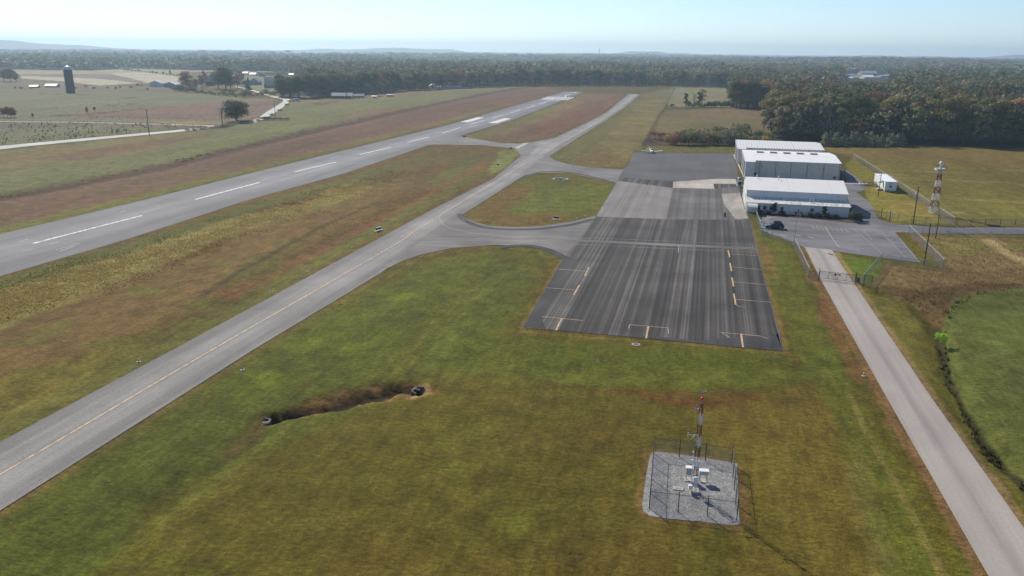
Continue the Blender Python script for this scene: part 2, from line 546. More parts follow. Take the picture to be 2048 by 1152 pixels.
# the grass island between the two taxi links
region([(925, 430), (1047, 352), (1139, 346), (1232, 368), (1193, 431), (1086, 452), (978, 452)], (98, 94, 40), 4, 10, 1.0)
region([(1010, 430), (1090, 372), (1215, 372), (1190, 415), (1100, 430)], (98, 104, 44), 12, 40, 0.75)
region([(925, 432), (1020, 372), (1060, 372), (1010, 430), (1100, 425), (1150, 436), (1086, 450), (980, 450)], (112, 84, 50), 6, 26, 0.6)
# infield between runway and taxiway
INF = RW_NEAR[:6] + [(960, 290), (1030, 298)] + TWY_FAR[6::-1]
region(INF, (104, 84, 46), 5, 8, 1.0)
region([(-400, 650), (0, 575), (260, 500), (460, 440), (690, 372), (760, 360), (720, 400), (450, 480), (312, 540), (174, 594), (0, 665), (-400, 790)], (128, 117, 68), 10, 46, 1.0, ky=2)
region([(-400, 790), (0, 665), (174, 594), (312, 540), (450, 480), (700, 400), (830, 350), (700, 455), (417, 585), (174, 705), (0, 752), (-400, 900)], (116, 92, 56), 10, 40, 0.95, ky=2)
region([(600, 440), (780, 370), (930, 310), (880, 330), (740, 410)], (118, 102, 62), 10, 50, 0.7, patch=(n_mid, 0.35, 0.65))
region([(-400, 900), (0, 752), (174, 705), (434, 622), (420, 640), (180, 755), (0, 840), (-400, 990)], (112, 104, 48), 10, 40, 0.8, ky=2)
region([(417, 590), (560, 525), (700, 455), (830, 395), (930, 345), (985, 312), (1002, 318), (940, 368), (700, 480), (460, 610)], (120, 85, 60), 9, 30, 0.85, ky=2)
region([(700, 372), (830, 320), (960, 296), (1024, 300), (980, 322), (860, 330), (760, 372)], (104, 94, 56), 8, 24, 0.7)
region([(850, 360), (930, 312), (985, 305), (930, 345), (880, 372)], (92, 94, 46), 6, 22, 0.7)
band([(a + 14, b + 12) for a, b in RW_NEAR[:6]], 4.0, (96, 96, 48), 0.9)
band([(a - 16, b - 14) for a, b in TWY_FAR[:7]], 3.6, (96, 94, 44), 0.9)
region([(1000, 300), (1042, 296), (1036, 312), (1000, 345), (975, 352)], (122, 126, 70), 4, 12, 0.8)
# beyond the link, between runway and taxiway
region([(916, 275), (1024, 243), (1167, 187), (1255, 188), (1230, 206), (1205, 226), (1100, 276), (1058, 284), (1000, 285)], (116, 98, 72), 4, 8, 1.0)
region([(1040, 268), (1130, 228), (1235, 190), (1230, 204), (1180, 240), (1100, 274)], (116, 84, 68), 5, 14, 0.7)
region([(960, 268), (1050, 236), (1150, 200), (1190, 200), (1090, 238), (1010, 272)], (132, 114, 84), 5, 16, 0.75, patch=(n_mid, 0.3, 0.6))
region([(912, 278), (1030, 243), (1160, 190), (1168, 192), (1050, 246), (950, 282)], (112, 114, 66), 2, 5, 0.85)
# right of the taxiway, up to the wire fence
region([(1098, 312), (1212, 240), (1280, 189), (1345, 175), (1330, 215), (1300, 280), (1268, 304), (1255, 330), (1180, 334), (1110, 321)], (108, 106, 62), 4, 10, 1.0)
region([(1190, 300), (1240, 250), (1290, 190), (1330, 200), (1300, 270), (1266, 305), (1250, 318)], (144, 128, 86), 8, 30, 0.6, patch=(n_cross, 0.25, 0.7))
region([(1150, 330), (1200, 290), (1250, 318), (1250, 332), (1190, 335)], (120, 100, 60), 6, 26, 0.7)
# left of the runway
region([(-500, 560), (-500, 440), (0, 392), (300, 340), (500, 290), (760, 236), (960, 190), (1080, 172), (1130, 180), (1024, 211), (900, 246), (512, 340), (0, 464)], (112, 88, 72), 4, 10, 1.0)
region([(0, 420), (300, 372), (512, 325), (700, 280), (620, 280), (300, 350), (0, 398)], (102, 88, 64), 6, 30, 0.6, patch=(n_big, 0.3, 0.6))
band([(a - 8, b - 6) for a, b in RW_FAR[:7]], 4.0, (108, 106, 52), 0.95)
region([(-500, 420), (0, 300), (230, 278), (430, 256), (500, 245), (580, 200), (640, 210), (760, 190), (880, 180), (1010, 172), (1060, 172), (960, 190), (760, 234), (500, 287), (300, 336), (0, 390), (-500, 440)], (112, 114, 74), 3, 8, 1.0)
region([(-500, 420), (0, 300), (300, 272), (420, 262), (300, 300), (120, 330), (0, 345), (-400, 420)], (128, 116, 72), 6, 26, 0.8, patch=(n_big, 0.3, 0.6))
region([(60, 318), (300, 282), (420, 268), (330, 292), (160, 322)], (112, 88, 70), 5, 20, 0.7)
region([(300, 318), (560, 252), (640, 248), (440, 300)], (118, 124, 66), 6, 20, 0.6)
region([(660, 240), (760, 215), (800, 222), (720, 250)], (132, 106, 80), 5, 18, 0.6)
band([(-200, 424), (0, 393), (120, 372), (300, 338), (500, 290), (620, 262), (760, 232), (880, 206), (960, 190), (1040, 176)], 6.0, (84, 64, 52), 0.95, 0.8)
# pasture beyond the farm road
region([(-600, 330), (-600, 172), (0, 176), (130, 184), (350, 182), (470, 195), (545, 198), (560, 212), (500, 240), (430, 250), (0, 292)], (114, 116, 88), 3, 6, 1.0)
region([(100, 232), (250, 218), (420, 206), (545, 200), (555, 210), (500, 238), (380, 240), (180, 236)], (122, 100, 88), 5, 14, 1.0)
region([(-300, 245), (0, 243), (200, 246), (420, 251), (360, 257), (150, 252), (-300, 262)], (110, 96, 84), 4, 12, 0.9)
region([(0, 278), (200, 258), (340, 254), (240, 266), (0, 286)], (106, 110, 74), 4, 14, 0.8)
region([(300, 240), (440, 244), (440, 250), (330, 250)], (134, 128, 90), 3, 10, 0.7)
for a in ([(20, 187), (70, 186), (130, 189), (200, 190)], [(210, 212), (290, 206), (370, 206)], [(90, 232), (200, 226), (290, 216)], [(250, 196), (280, 195)]):
    band(a, 3.0, (76, 62, 56), 0.8, 0.9)
# fields far left
region([(-300, 172), (-300, 146), (30, 150), (50, 158), (130, 164), (220, 172), (345, 172), (350, 182), (130, 184), (0, 178)], (112, 104, 82), 2, 4, 1.0)
region([(36, 144), (193, 141), (245, 139), (335, 149), (358, 156), (350, 172), (295, 166), (250, 168), (200, 171), (130, 163), (45, 157)], (182, 176, 156), 1.5, 2, 1.0)
region([(33, 144), (193, 141.6), (250, 154), (290, 163), (285, 167), (250, 163), (190, 157), (130, 155), (42, 152)], (128, 114, 108), 1.2, 2, 1.0)
region([(245, 137), (300, 132), (370, 138), (358, 155), (300, 144)], (148, 152, 122), 1.5, 3, 0.9)
region([(480, 150), (560, 150), (590, 156), (556, 190), (500, 176)], (124, 124, 88), 2, 4, 0.9)
region([(560, 208), (640, 205), (760, 196), (860, 186), (930, 180), (1010, 174), (900, 176), (700, 186), (575, 196)], (124, 112, 88), 2, 6, 0.8)
# right of the fence
region([(1345, 172), (1470, 176), (1470, 216), (1340, 213), (1332, 205)], (124, 124, 92), 2, 4, 1.0)
region([(1322, 220), (1540, 216), (1570, 262), (1480, 270), (1304, 264)], (116, 108, 74), 3, 8, 1.0)
region([(1330, 222), (1540, 218), (1545, 232), (1340, 234)], (126, 106, 82), 3, 10, 0.7)
region([(1300, 266), (1380, 268), (1400, 292), (1282, 292)], (94, 70, 62), 3, 14, 1.0)
region([(1276, 292), (1470, 291), (1468, 305), (1270, 303)], (104, 104, 54), 2, 4, 1.0)
region([(1540, 284), (1700, 287), (1900, 294), (2300, 306), (2400, 460), (1905, 450), (1708, 312), (1640, 300)], (116, 104, 58), 4, 12, 1.0)
region([(1700, 310), (1900, 330), (2200, 380), (2200, 450), (1915, 446), (1800, 370)], (110, 106, 50), 12, 60, 0.8)
region([(1740, 330), (2200, 330), (2200, 440), (1900, 430)], (156, 136, 90), 10, 40, 0.55, patch=(n_cross, 0.55, 0.75))
region([(1690, 330), (1706, 314), (1800, 380), (1900, 448), (1790, 446), (1742, 425), (1730, 380)], (124, 118, 52), 3, 10, 1.0)
region([(1760, 400), (1850, 400), (1880, 440), (1800, 440)], (138, 124, 66), 6, 20, 0.7)
# rough ground right of the drive
region([(1722, 566), (1766, 522), (1846, 536), (1888, 540), (1820, 470), (2300, 470), (2300, 600), (2048, 578), (1930, 590), (1900, 620), (1870, 640), (1820, 600)], (114, 96, 66), 4, 14, 1.0)
region([(1830, 475), (2300, 472), (2300, 500), (1900, 510)], (112, 106, 58), 6, 30, 0.7)
region([(1960, 478), (1985, 480), (2060, 520), (2060, 534), (2000, 505)], (160, 140, 104), 3, 10, 0.75)
region([(1722, 560), (1760, 526), (1772, 528), (1738, 572)], (96, 108, 40), 3, 8, 0.9)
region([(1760, 572), (1850, 576), (1960, 566), (2100, 570), (2100, 586), (1960, 580), (1905, 600), (1880, 660), (1856, 640), (1830, 600)], (88, 70, 46), 5, 24, 0.9)
region([(1880, 660), (1905, 602), (1960, 584), (2048, 574), (2300, 580), (2300, 1200), (2048, 975), (1960, 870), (1892, 750)], (91, 94, 48), 5, 8, 1.0)
band([(1876, 650), (1884, 700), (1896, 752), (1930, 815), (1965, 872), (2010, 930), (2060, 1000)], 0.9, (56, 50, 32), 0.85, 1.0)
region([(1930, 620), (2300, 600), (2300, 700), (2000, 700)], (102, 110, 58), 20, 60, 0.6)
region([(1706, 570), (1760, 574), (1840, 640), (1874, 690), (1892, 756), (1960, 880), (2060, 1000), (2060, 1040), (1870, 790), (1800, 690)], (104, 98, 44), 4, 10, 1.0)
# ragged olive patches on the infield
region([(-200, 800), (0, 690), (312, 560), (700, 430), (760, 410), (434, 610), (174, 720), (-200, 860)], (100, 98, 46), 14, 60, 0.7, patch=(n_mid, 0.42, 0.7))
# under the woods
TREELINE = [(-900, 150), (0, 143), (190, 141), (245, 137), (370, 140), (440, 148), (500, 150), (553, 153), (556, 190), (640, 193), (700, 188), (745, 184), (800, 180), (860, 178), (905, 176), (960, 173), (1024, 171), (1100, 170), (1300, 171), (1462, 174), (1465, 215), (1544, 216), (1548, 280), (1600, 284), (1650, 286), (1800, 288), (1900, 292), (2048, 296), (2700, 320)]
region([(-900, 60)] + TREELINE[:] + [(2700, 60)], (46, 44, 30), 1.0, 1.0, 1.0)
# open fields between the far woods
def far_field(x, y):
    r = np.hypot(x, y); px, _ = PX(x, y)
    return (r > 1650) & (r < 9000) & (fbm(x / 900, y / 520, 31, 3) > np.where(px < 1050, 0.53, 0.60))
blend((158, 150, 118), far_field(gx, gy) * 0.9)
# road verges and bare earth
band([(a - 6, b) for a, b in ROAD_L], 1.1, (128, 98, 70), 0.85, 1.3)
band([(a + 5, b) for a, b in ROAD_R], 0.8, (140, 118, 86), 0.85, 0.9)
band([(1700, 790), (1740, 880), (1790, 960), (1860, 1100), (1900, 1180)], 0.5, (132, 116, 70), 0.5, 0.9)
band([(1645, 600), (1680, 680), (1715, 760)], 1.2, (128, 92, 62), 0.6, 1.0)
band([(a + 5, b + 5) for a, b in TWY_NEAR[:4]], 0.6, (112, 92, 62), 0.6, 0.9)
band([(1045, 657), (1127, 517)], 0.5, (132, 108, 72), 0.6, 0.8)
band([(1040, 662), (1300, 684), (1568, 706)], 0.5, (118, 104, 56), 0.8, 0.8)
band([(1573, 706), (1500, 440)], 0.6, (128, 104, 66), 0.7, 0.8)
band([(770, 560), (840, 514), (900, 499), (990, 492), (1070, 497), (1115, 513)], 0.6, (112, 92, 60), 0.5, 0.8)
AWOS_PAD = [(1284, 1010), (1296, 930), (1305, 906), (1330, 905), (1462, 925), (1474, 940), (1478, 1030), (1474, 1050), (1400, 1043), (1300, 1032)]
band(AWOS_PAD + AWOS_PAD[:1], 0.9, (120, 96, 62), 0.8, 0.9)
# the drainage cut
band(DITCH, 1.8, (108, 80, 54), 0.9, 1.4)
band([(600, 832), (680, 812), (760, 790), (830, 790)], 0.5, (128, 98, 66), 0.7, 1.2)
band(DITCH, 0.9, (48, 40, 30), 0.95, 1.0)
band([(405, 590), (470, 548), (560, 498), (640, 455), (760, 402)], 0.9, (72, 62, 40), 0.8, 0.8)
band([(520, 850), (500, 880), (470, 905)], 1.4, (96, 80, 46), 0.7, 0.8)
band([(830, 790), (852, 782), (850, 768)], 0.8, (158, 134, 98), 0.7, 1.0)
band([(790, 760), (820, 720), (850, 670), (900, 610), (960, 560)], 0.9, (128, 116, 56), 0.22, 0.9)

band([(530, 862), (470, 915), (380, 985), (240, 1078), (80, 1190), (-60, 1280)], 0.9, (74, 74, 32), 0.35, 0.9)  # darker line painted along the swale as the shading of its hollow
band([(560, 862), (500, 905), (410, 975), (270, 1072), (110, 1185)], 1.0, (106, 110, 44), 0.35, 0.9)  # relief shading put into the turf colour: lighter green along the swale's crest
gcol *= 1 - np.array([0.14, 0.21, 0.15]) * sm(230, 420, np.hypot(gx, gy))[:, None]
# relief: the cut, the swale leading to it and the dips of the infield
def relief(line, depth, width, ragged=0.5):
    global gz
    L = GP(line)
    xs, ys = [p[0] for p in L], [p[1] for p in L]
    sel = (gx > min(xs) - 4 * width) & (gx < max(xs) + 4 * width) & (gy > min(ys) - 4 * width) & (gy < max(ys) + 4 * width)
    d = ldist(gx[sel], gy[sel], L) * (1 + ragged * (n_warp[sel] * 1.4 + n_warp2[sel]))
    gz[sel] -= depth * np.exp(-(d / width) ** 2)
relief(DITCH, 1.3, 1.15, 1.2)
relief([(530, 850), (470, 900), (380, 970), (240, 1060), (80, 1170), (-60, 1260)], 0.30, 2.6)
relief([(835, 760), (860, 690), (910, 610), (980, 550), (1050, 530)], 0.35, 2.4)
relief([(-200, 905), (0, 815), (200, 735), (420, 630), (640, 500), (860, 385)], 0.7, 4.5)
relief([(-200, 424), (0, 393), (300, 338), (500, 290), (760, 232)], 1.2, 6.0)
relief([(1760, 585), (1830, 600), (1870, 650), (1885, 720), (1930, 820), (2010, 930)], 0.9, 2.0)
relief([(1700, 735), (1500, 735), (1300, 745), (1100, 740), (940, 720)], 0.3, 2.5)
gz -= 0.10 * (n_mid - 0.2) * sm(60, 80, RR.ravel()) * (1 - sm(400, 600, RR.ravel()))
gz = np.minimum(gz, -0.004)
def hills_z(x, y):
    r = np.hypot(x, y)
    return sm(1900, 3200, r) * (1 - sm(14000, 20000, r)) * 34 * np.clip(fbm(x / 700, y / 420, 91, 3) - 0.38, 0, 1)
gz = gz + hills_z(gx, gy)

def ground_z(x, y):
    """height of the ground sheet near (x, y)"""
    a, r = math.degrees(math.atan2(x, y)), math.hypot(x, y)
    i, j = int(np.argmin(np.abs(rad - r))), int(np.argmin(np.abs(ang - a)))
    return float(gz[i * shape[1] + j])

t = NT("ground_material")
at = t.n("ShaderNodeAttribute", attribute_name="col")
w = t.coord('World')
mw = t.n("ShaderNodeMapping"); t.l(t.coord('World', rot=(0, 0, AX)), mw.inputs[0]); mw.inputs['Scale'].default_value = (1.0, 0.22, 1)
nA, nB, nC = t.noise(w, 0.25, 5, 0.65), t.noise(w, 1.7, 4, 0.7), t.noise(w, 7.0, 3, 0.7)
nD = t.noise(mw.outputs[0], 0.9, 4, 0.65)
me_ = t.n("ShaderNodeMapping"); t.l(t.coord('World', rot=(0, 0, AX)), me_.inputs[0]); me_.inputs['Scale'].default_value = (0.30, 1.0, 1)
nE = t.noise(me_.outputs[0], 2.6, 4, 0.72, 0.4)
c = t.mix(1.0, at.outputs['Color'], t.ramp(nA, [(0.28, 0.66), (0.72, 1.30)]), 'MULTIPLY')
c = t.mix(1.0, c, t.ramp(nB, [(0.25, 0.60), (0.75, 1.38)]), 'MULTIPLY')
c = t.mix(1.0, c, t.ramp(nC, [(0.28, 0.66), (0.72, 1.34)]), 'MULTIPLY')
c = t.mix(1.0, c, t.ramp(nE, [(0.30, 0.70), (0.5, 1.0), (0.72, 1.3)]), 'MULTIPLY')
c = t.mix(1.0, c, t.ramp(nD, [(0.3, 0.78), (0.7, 1.22)]), 'MULTIPLY')
c = t.mix(1.0, c, t.ramp(t.noise(mw.outputs[0], 0.05, 6, 0.68, 0.6), [(0.3, 0.80), (0.7, 1.22)]), 'MULTIPLY')
c = t.mix(1.0, c, t.ramp(t.noise(w, 0.012, 5, 0.65, 0.5), [(0.32, (0.88, 0.90, 0.86)), (0.68, (1.14, 1.10, 1.08))]), 'MULTIPLY')
c = t.mix(t.ramp(t.noise(w, 0.9, 5, 0.7), [(0.52, 0.0), (0.72, 0.30)]), c, t.mix(1.0, c, (1.5, 1.28, 1.0, 1), 'MULTIPLY'))
c = t.mix(t.ramp(t.noise(w, 0.55, 5, 0.7, 0.5), [(0.54, 0.0), (0.70, 0.35)]), c, t.mix(1.0, c, (0.82, 1.22, 0.72, 1), 'MULTIPLY'))
t.col(c)
t.b.inputs['Roughness'].default_value = 0.95
t.b.inputs['Specular IOR Level'].default_value = 0.08
t.bump(t.math('ADD', nB, t.math('MULTIPLY', nC, 0.5)), 0.22, 0.85)
NR, NA = shape
jj = np.arange(NA); jn = (jj + 1) % NA
i0 = np.arange(NR - 1)[:, None] * NA
quads = np.stack([i0 + jj, i0 + jn, i0 + NA + jn, i0 + NA + jj], -1).reshape(-1, 4)[:, ::-1]
quads = quads[NA:]                                  # the innermost ring is a fan of triangles
tri = np.stack([np.zeros(NA, int), NA + jn, NA + jj], -1)
flat = np.concatenate([quads.ravel(), tri[:, ::-1].ravel()])
starts = np.concatenate([np.arange(len(quads)) * 4, len(quads) * 4 + np.arange(NA) * 3])
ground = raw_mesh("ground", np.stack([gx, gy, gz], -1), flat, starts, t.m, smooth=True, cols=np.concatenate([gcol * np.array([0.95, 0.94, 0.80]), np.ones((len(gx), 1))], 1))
ground['kind'] = 'structure'
if ground.data.polygons[0].normal.z < 0:
    ground.data.flip_normals()

# ------------------------------------------------------------------ paving
A_run = asphalt("runway_asphalt", (0.150, 0.149, 0.158), lanes=True, contrast=0.22, blotch=0.2, streak=0.22)
A_twy = asphalt("taxiway_asphalt", (0.205, 0.193, 0.185), lanes=True, contrast=0.25, blotch=0.25, streak=0.5)
A_link = asphalt("link_asphalt", (0.160, 0.149, 0.143), rot=AX + R(80), contrast=0.35, blotch=0.35, streak=0.4, stretch=0.03)
A_apron = asphalt("apron_asphalt", (0.055, 0.049, 0.0455), ramp=[(0.38, 0.38), (0.47, 0.78), (0.53, 1.2), (0.63, 2.5)], contrast=0.75, blotch=0.45, streak=0.6, stretch=0.0022, fine=0.35, sdet=2)
A_light = asphalt("old_apron_asphalt", (0.185, 0.170, 0.160), contrast=0.34, blotch=0.2, streak=0.3, stretch=0.003, sdet=2)
A_mid = asphalt("mid_apron_asphalt", (0.110, 0.100, 0.096), contrast=0.5, blotch=0.35, streak=0.3, stretch=0.003, sdet=2)
A_new = asphalt("new_apron_asphalt", (0.085, 0.083, 0.088), contrast=0.15, blotch=0.22, streak=0.2)
A_lot = asphalt("car_park_asphalt", (0.155, 0.150, 0.156), rot=AX + R(90), contrast=0.3, blotch=0.35, streak=0.25, stretch=0.05)
A_road = asphalt("drive_asphalt", (0.335, 0.298, 0.270), lanes=True, contrast=0.12, blotch=0.12, streak=0.5, fine=0.09)
A_farm = asphalt("farm_road_asphalt", (0.42, 0.41, 0.39), contrast=0.15, blotch=0.2, rot=0)
CONC = asphalt("apron_concrete", (0.42, 0.375, 0.33), contrast=0.2, blotch=0.3, streak=0.3, stretch=0.1)
CONC2 = asphalt("stained_concrete", (0.27, 0.245, 0.22), contrast=0.25, blotch=0.35, streak=0.3, stretch=0.05)
WHITE = paint("white_marking", (0.80, 0.80, 0.78), 0.25)
WORN = paint("worn_white_marking", (0.42, 0.42, 0.41), 1.3, 1.9, (0.155, 0.15, 0.155))
YELLOW = paint("yellow_marking", (0.85, 0.58, 0.27), 0.35)
YWORN = paint("worn_yellow_marking", (0.46, 0.40, 0.31), 0.6, 1.0, (0.2, 0.19, 0.18))
ORANGE = paint("orange_marking", (0.68, 0.44, 0.23), 0.45)

def st(name, px, z, mat, parent=None): return sheet(name, GP(px), z, mat, parent, None if parent else 'structure')
runway = lane_sheet("runway", GP(RW_FAR), GP(RW_NEAR), 0.020, A_run, [(0, 0.78), (0.06, 0.86), (0.22, 0.84), (0.36, 1.18), (0.43, 1.30), (0.5, 1.12), (0.57, 1.28), (0.66, 1.1), (0.8, 0.84), (0.94, 0.80), (1, 0.74)])
taxiway = lane_sheet("taxiway", GP(TWY_FAR), GP(TWY_NEAR), 0.024, A_twy, [(0, 0.72), (0.16, 0.82), (0.24, 1.02), (0.42, 1.14), (0.5, 1.0), (0.6, 1.14), (0.76, 1.05), (0.86, 0.78), (0.93, 0.72), (1, 0.92)])
SLINK_LOW = [(700, 583), (760, 545), (800, 524), (840, 510), (900, 497), (990, 490), (1050, 492), (1090, 500), (1115, 511), (1127, 517)]
taxi_link_near = st("taxi_link", SLINK_LOW + [(1160, 520), (1230, 500), (1230, 430), (1193, 431), (1150, 442), (1085.6, 451.6), (1032, 454), (978, 451.6), (946, 443), (928.7, 434.4), (924.5, 429), (905, 436), (860, 470)], 0.028, A_link)
st("taxi_link", [(1047, 351.7), (1053, 349.5), (1085.6, 345.3), (1139, 346), (1178, 354), (1231.7, 367.8), (1262, 366), (1262, 338), (1238, 339), (1178, 334.5), (1135, 328), (1109, 320.6), (1098.5, 312), (1080, 316)], 0.028, A_link)
st("taxi_link", [(905, 270), (1000, 286), (1038, 287), (1062, 284.5), (1075, 292), (1056, 312), (1042.6, 311), (1030, 297), (960, 290), (855, 289), (870, 280)], 0.028, A_link)
apron = st("apron", [(1045, 655), (1300, 677.5), (1568, 703), (1534, 575), (1500, 440), (1487, 390), (1473, 335), (1466, 307), (1268, 304.5), (1255, 330), (1231.7, 367.8), (1193, 431), (1160, 475), (1127, 517)], 0.032, A_apron)
st("worn_asphalt_panel", [(1193, 431), (1231.7, 367.8), (1236, 362), (1345, 376), (1333.5, 438.5), (1195, 433.5)], 0.038, A_light, apron)
st("middle_asphalt_panel", [(1345, 376.2), (1429, 378), (1476, 374), (1497, 437), (1480, 440), (1333.5, 438.7)], 0.038, A_mid, apron)
st("new_asphalt_panel", [(1237, 355), (1250, 335), (1256, 330), (1268.5, 304.8), (1466, 307.3), (1474, 335), (1477, 356), (1432, 357.5), (1354, 363.2), (1300, 359.5), (1260, 356)], 0.038, A_new, apron)
st("concrete_strip", [(1346, 363.7), (1432, 357.8), (1471, 358), (1476, 374), (1471, 368), (1427, 367.7), (1428.7, 377.6), (1346, 376)], 0.042, CONC, apron)
st("stained_concrete_panel", [(1443, 388), (1480, 386), (1490, 420), (1497, 437.5), (1470, 437.5), (1464, 430), (1448, 408)], 0.042, CONC2, apron)
st("hangar_doorstep", [(1466, 309), (1469, 309), (1489, 354), (1486.5, 354)], 0.046, CONC, apron)
DKA = asphalt("sealed_edge_asphalt", (0.042, 0.040, 0.042), contrast=0.5, blotch=0.5, streak=0.4, stretch=0.02)
st("sealed_edge", [(1046, 654), (1126, 519), (1156, 518), (1098, 616), (1085, 640), (1092, 658)], 0.036, DKA, apron)
st("sealed_edge", [(1250, 672.6), (1566, 702.6), (1556, 668), (1480, 674), (1400, 682), (1300, 672)], 0.036, DKA, apron)
st("sealed_edge", [(1512, 500), (1533, 577), (1563, 694), (1540, 640), (1518, 560)], 0.036, DKA, apron)
db = MB()
strip(db, smooth_line(GP([(921, 428), (924, 436), (940, 446), (975, 456), (1032, 459), (1090, 457), (1150, 448), (1186, 438)]), 5), 2.0, 0.032)
strip(db, smooth_line(GP([(1000, 494.5), (1052, 491), (1094, 499), (1119, 510.5), (1132, 518)]), 5), 2.2, 0.0325)
strip(db, smooth_line(GP([(1046, 355), (1085, 343.5), (1140, 345), (1180, 352.5), (1233, 367)]), 5), 1.6, 0.032)
db.build("sealed_rim", DKA, taxi_link_near)
tb = MB()
for k, (w_, off) in enumerate(((2.6, 0), (0.5, 3.2), (0.4, -2.9))):
    a = [(1130, 480 + off * 2.4), (1300, 488 + off * 2.4), (1509, 497 + off * 2.4)]
    strip(tb, GP(a), w_, 0.036)
tb.build("taxi_lane_band", asphalt("worn_lane_asphalt", (0.145, 0.132, 0.126), rot=AX + R(90), contrast=0.4, blotch=0.4, streak=0.5, stretch=0.02), apron)
car_park = st("car_park", [(1524, 431), (1600, 436), (1697, 445), (1712, 440), (1697, 400), (1692, 386), (1690, 374), (1694, 362), (1690, 352), (1683, 346), (1683, 340), (1695, 341.6), (1716, 357), (1733.5, 371), (1728, 380), (1713.5, 385), (1738.7, 404), (1749, 421.5), (1751, 430), (1759, 439.6), (1792.5, 449), (1900, 455.2), (2300, 455), (2300, 470), (1900, 467.7), (1790, 464.6), (1800, 476), (1842.5, 526), (1764, 515.6), (1669.6, 503), (1664, 502), (1609, 496.5), (1588, 485.4), (1555, 473), (1530, 463), (1524, 452)], 0.022, A_lot)
drive = lane_sheet("road", GP(ROAD_L)[::-1], GP(ROAD_R)[::-1], 0.026, A_road, [(0, 0.94), (0.12, 1.05), (0.36, 1.03), (0.45, 0.86), (0.5, 0.80), (0.55, 0.88), (0.66, 1.04), (0.9, 1.05), (1, 0.95)])
st("walkway", [(1683, 365), (1735, 366), (1735, 368), (1683, 367)], 0.028, plain("walkway_concrete", (0.6, 0.58, 0.54), 0.9), car_park)
st("farm_road", [(-300, 345), (0, 292), (75, 285), (225, 271.5), (375, 258), (440, 249.5), (470, 245.5), (500, 242.5), (516, 236), (534, 223), (553, 212), (566, 203), (566, 199), (556, 196.5), (545, 194.5), (526, 189), (504, 181.5), (470, 173.5), (472, 172.5), (506, 179.5), (530, 187), (550, 192), (576, 195.5), (580, 199), (578, 205), (562, 217), (543, 229.5), (526, 239), (505, 246.5), (470, 249), (440, 253), (375, 262), (225, 276), (75, 290.5), (0, 298.5), (-300, 354)], 0.02, A_farm)
st("side_track", [(-200, 240), (0, 242.3), (200, 244.8), (440, 251.2), (440, 252.5), (200, 246), (0, 243.4), (-200, 241.2)], 0.01, asphalt("track_earth", (0.30, 0.27, 0.21), contrast=0.3))

# gravel of the weather station pad
t = NT("gravel_material")
w = t.coord('World')
vo = t.n("ShaderNodeTexVoronoi"); t.l(w, vo.inputs['Vector']); vo.inputs['Scale'].default_value = 9.0
k = t.ramp(vo.outputs['Color'], [(0.1, 0.55), (0.9, 1.35)])
c = t.mix(1.0, (0.27, 0.265, 0.26, 1), k, 'MULTIPLY')
c = t.mix(1.0, c, t.ramp(t.noise(w, 0.8, 5, 0.65), [(0.3, 0.72), (0.7, 1.2)]), 'MULTIPLY')
t.col(c); t.b.inputs['Roughness'].default_value = 0.95; t.b.inputs['Specular IOR Level'].default_value = 0.15
t.bump(vo.outputs['Distance'], 0.05, 0.8)
M['gravel'] = t.m
sheet("gravel_pad", [tuple(p)[:2] for p in smooth_line(GP(AWOS_PAD + AWOS_PAD[:1]), 3)[:-1]], 0.016, M['gravel'], None, 'structure')

# ------------------------------------------------------------------ painted markings (children of their paving)
mk = MB()
for a, b in [((66, 487), (284, 431)), ((391, 399), (519, 365)), ((588, 344), (673, 324)), ((720, 309), (783, 294)), ((815, 284.5), (858, 273.5)), ((885, 266), (921, 255)), ((941, 248.5), (969, 240.5)), ((986, 235.5), (1008, 229.5)), ((1022, 225.5), (1041, 219.5)), ((1053, 216.5), (1070, 211)), ((1079, 208.5), (1093, 204))]:
    strip(mk, GP([a, b]), 0.95, 0.030)
mk.build("centreline_dashes", WHITE, runway)
mk = MB()
for q in ([(921, 243.8), (954, 234.8), (969, 235.1), (936.5, 244.6)], [(976.5, 245.8), (1009, 236.2), (1022, 237.2), (993, 246.6)]):
    mk.poly([(*p, 0.030) for p in GP(q)])
mk.build("aiming_point_blocks", WHITE, runway)
mk = MB()
for i in range(4):
    for (x0, y0, x1, y1) in ((1083.5 + i * 6.4, 198.9 + i * 0.25, 1099 + i * 7.0, 193.2 + i * 0.15), (1111.5 + i * 6.8, 199.6 + i * 0.25, 1127 + i * 6.6, 194 + i * 0.2)):
        strip(mk, GP([(x0, y0), (x1, y1)]), 2.0, 0.030)
mk.build("threshold_bars", WHITE, runway)
# runway number seen upside down from here, two worn digits on their sides of the centreline
mk = MB()
o_ = Vector((*G(1102, 202.2), 0)); d_ = (Vector((*G(1150, 190), 0)) - Vector((*G(1079, 208.5), 0))).normalized(); n_ = Vector((d_.y, -d_.x, 0))
def rect(u0, u1, v0, v1):
    mk.poly([tuple(o_ + n_ * a + d_ * b + Vector((0, 0, 0.030))) for a, b in ((u0, v0), (u1, v0), (u1, v1), (u0, v1))])
rect(-5.0, -3.4, 0, 16)
rect(0.6, 2.0, 0, 16); rect(4.4, 5.8, 0, 16); rect(2.01, 4.39, 0, 1.6); rect(2.01, 4.39, 7.2, 8.8); rect(2.01, 4.39, 14.4, 16)
mk.build("runway_number", WORN, runway)
mk = MB()
strip(mk, GP([(1131, 192), (1142, 188)]), 0.9, 0.030); strip(mk, GP([(1146, 186), (1154, 183.6)]), 0.9, 0.030)
strip(mk, GP([(1131, 194.6), (1131.2, 190.4)]), 1.0, 0.034); strip(mk, GP([(1131, 190.6), (1137, 191.4)]), 1.0, 0.038)
strip(mk, GP([(1147, 185.8), (1152, 184.9)]), 2.0, 0.034)
mk.build("displaced_threshold_arrows", WHITE, runway)
mk = MB()
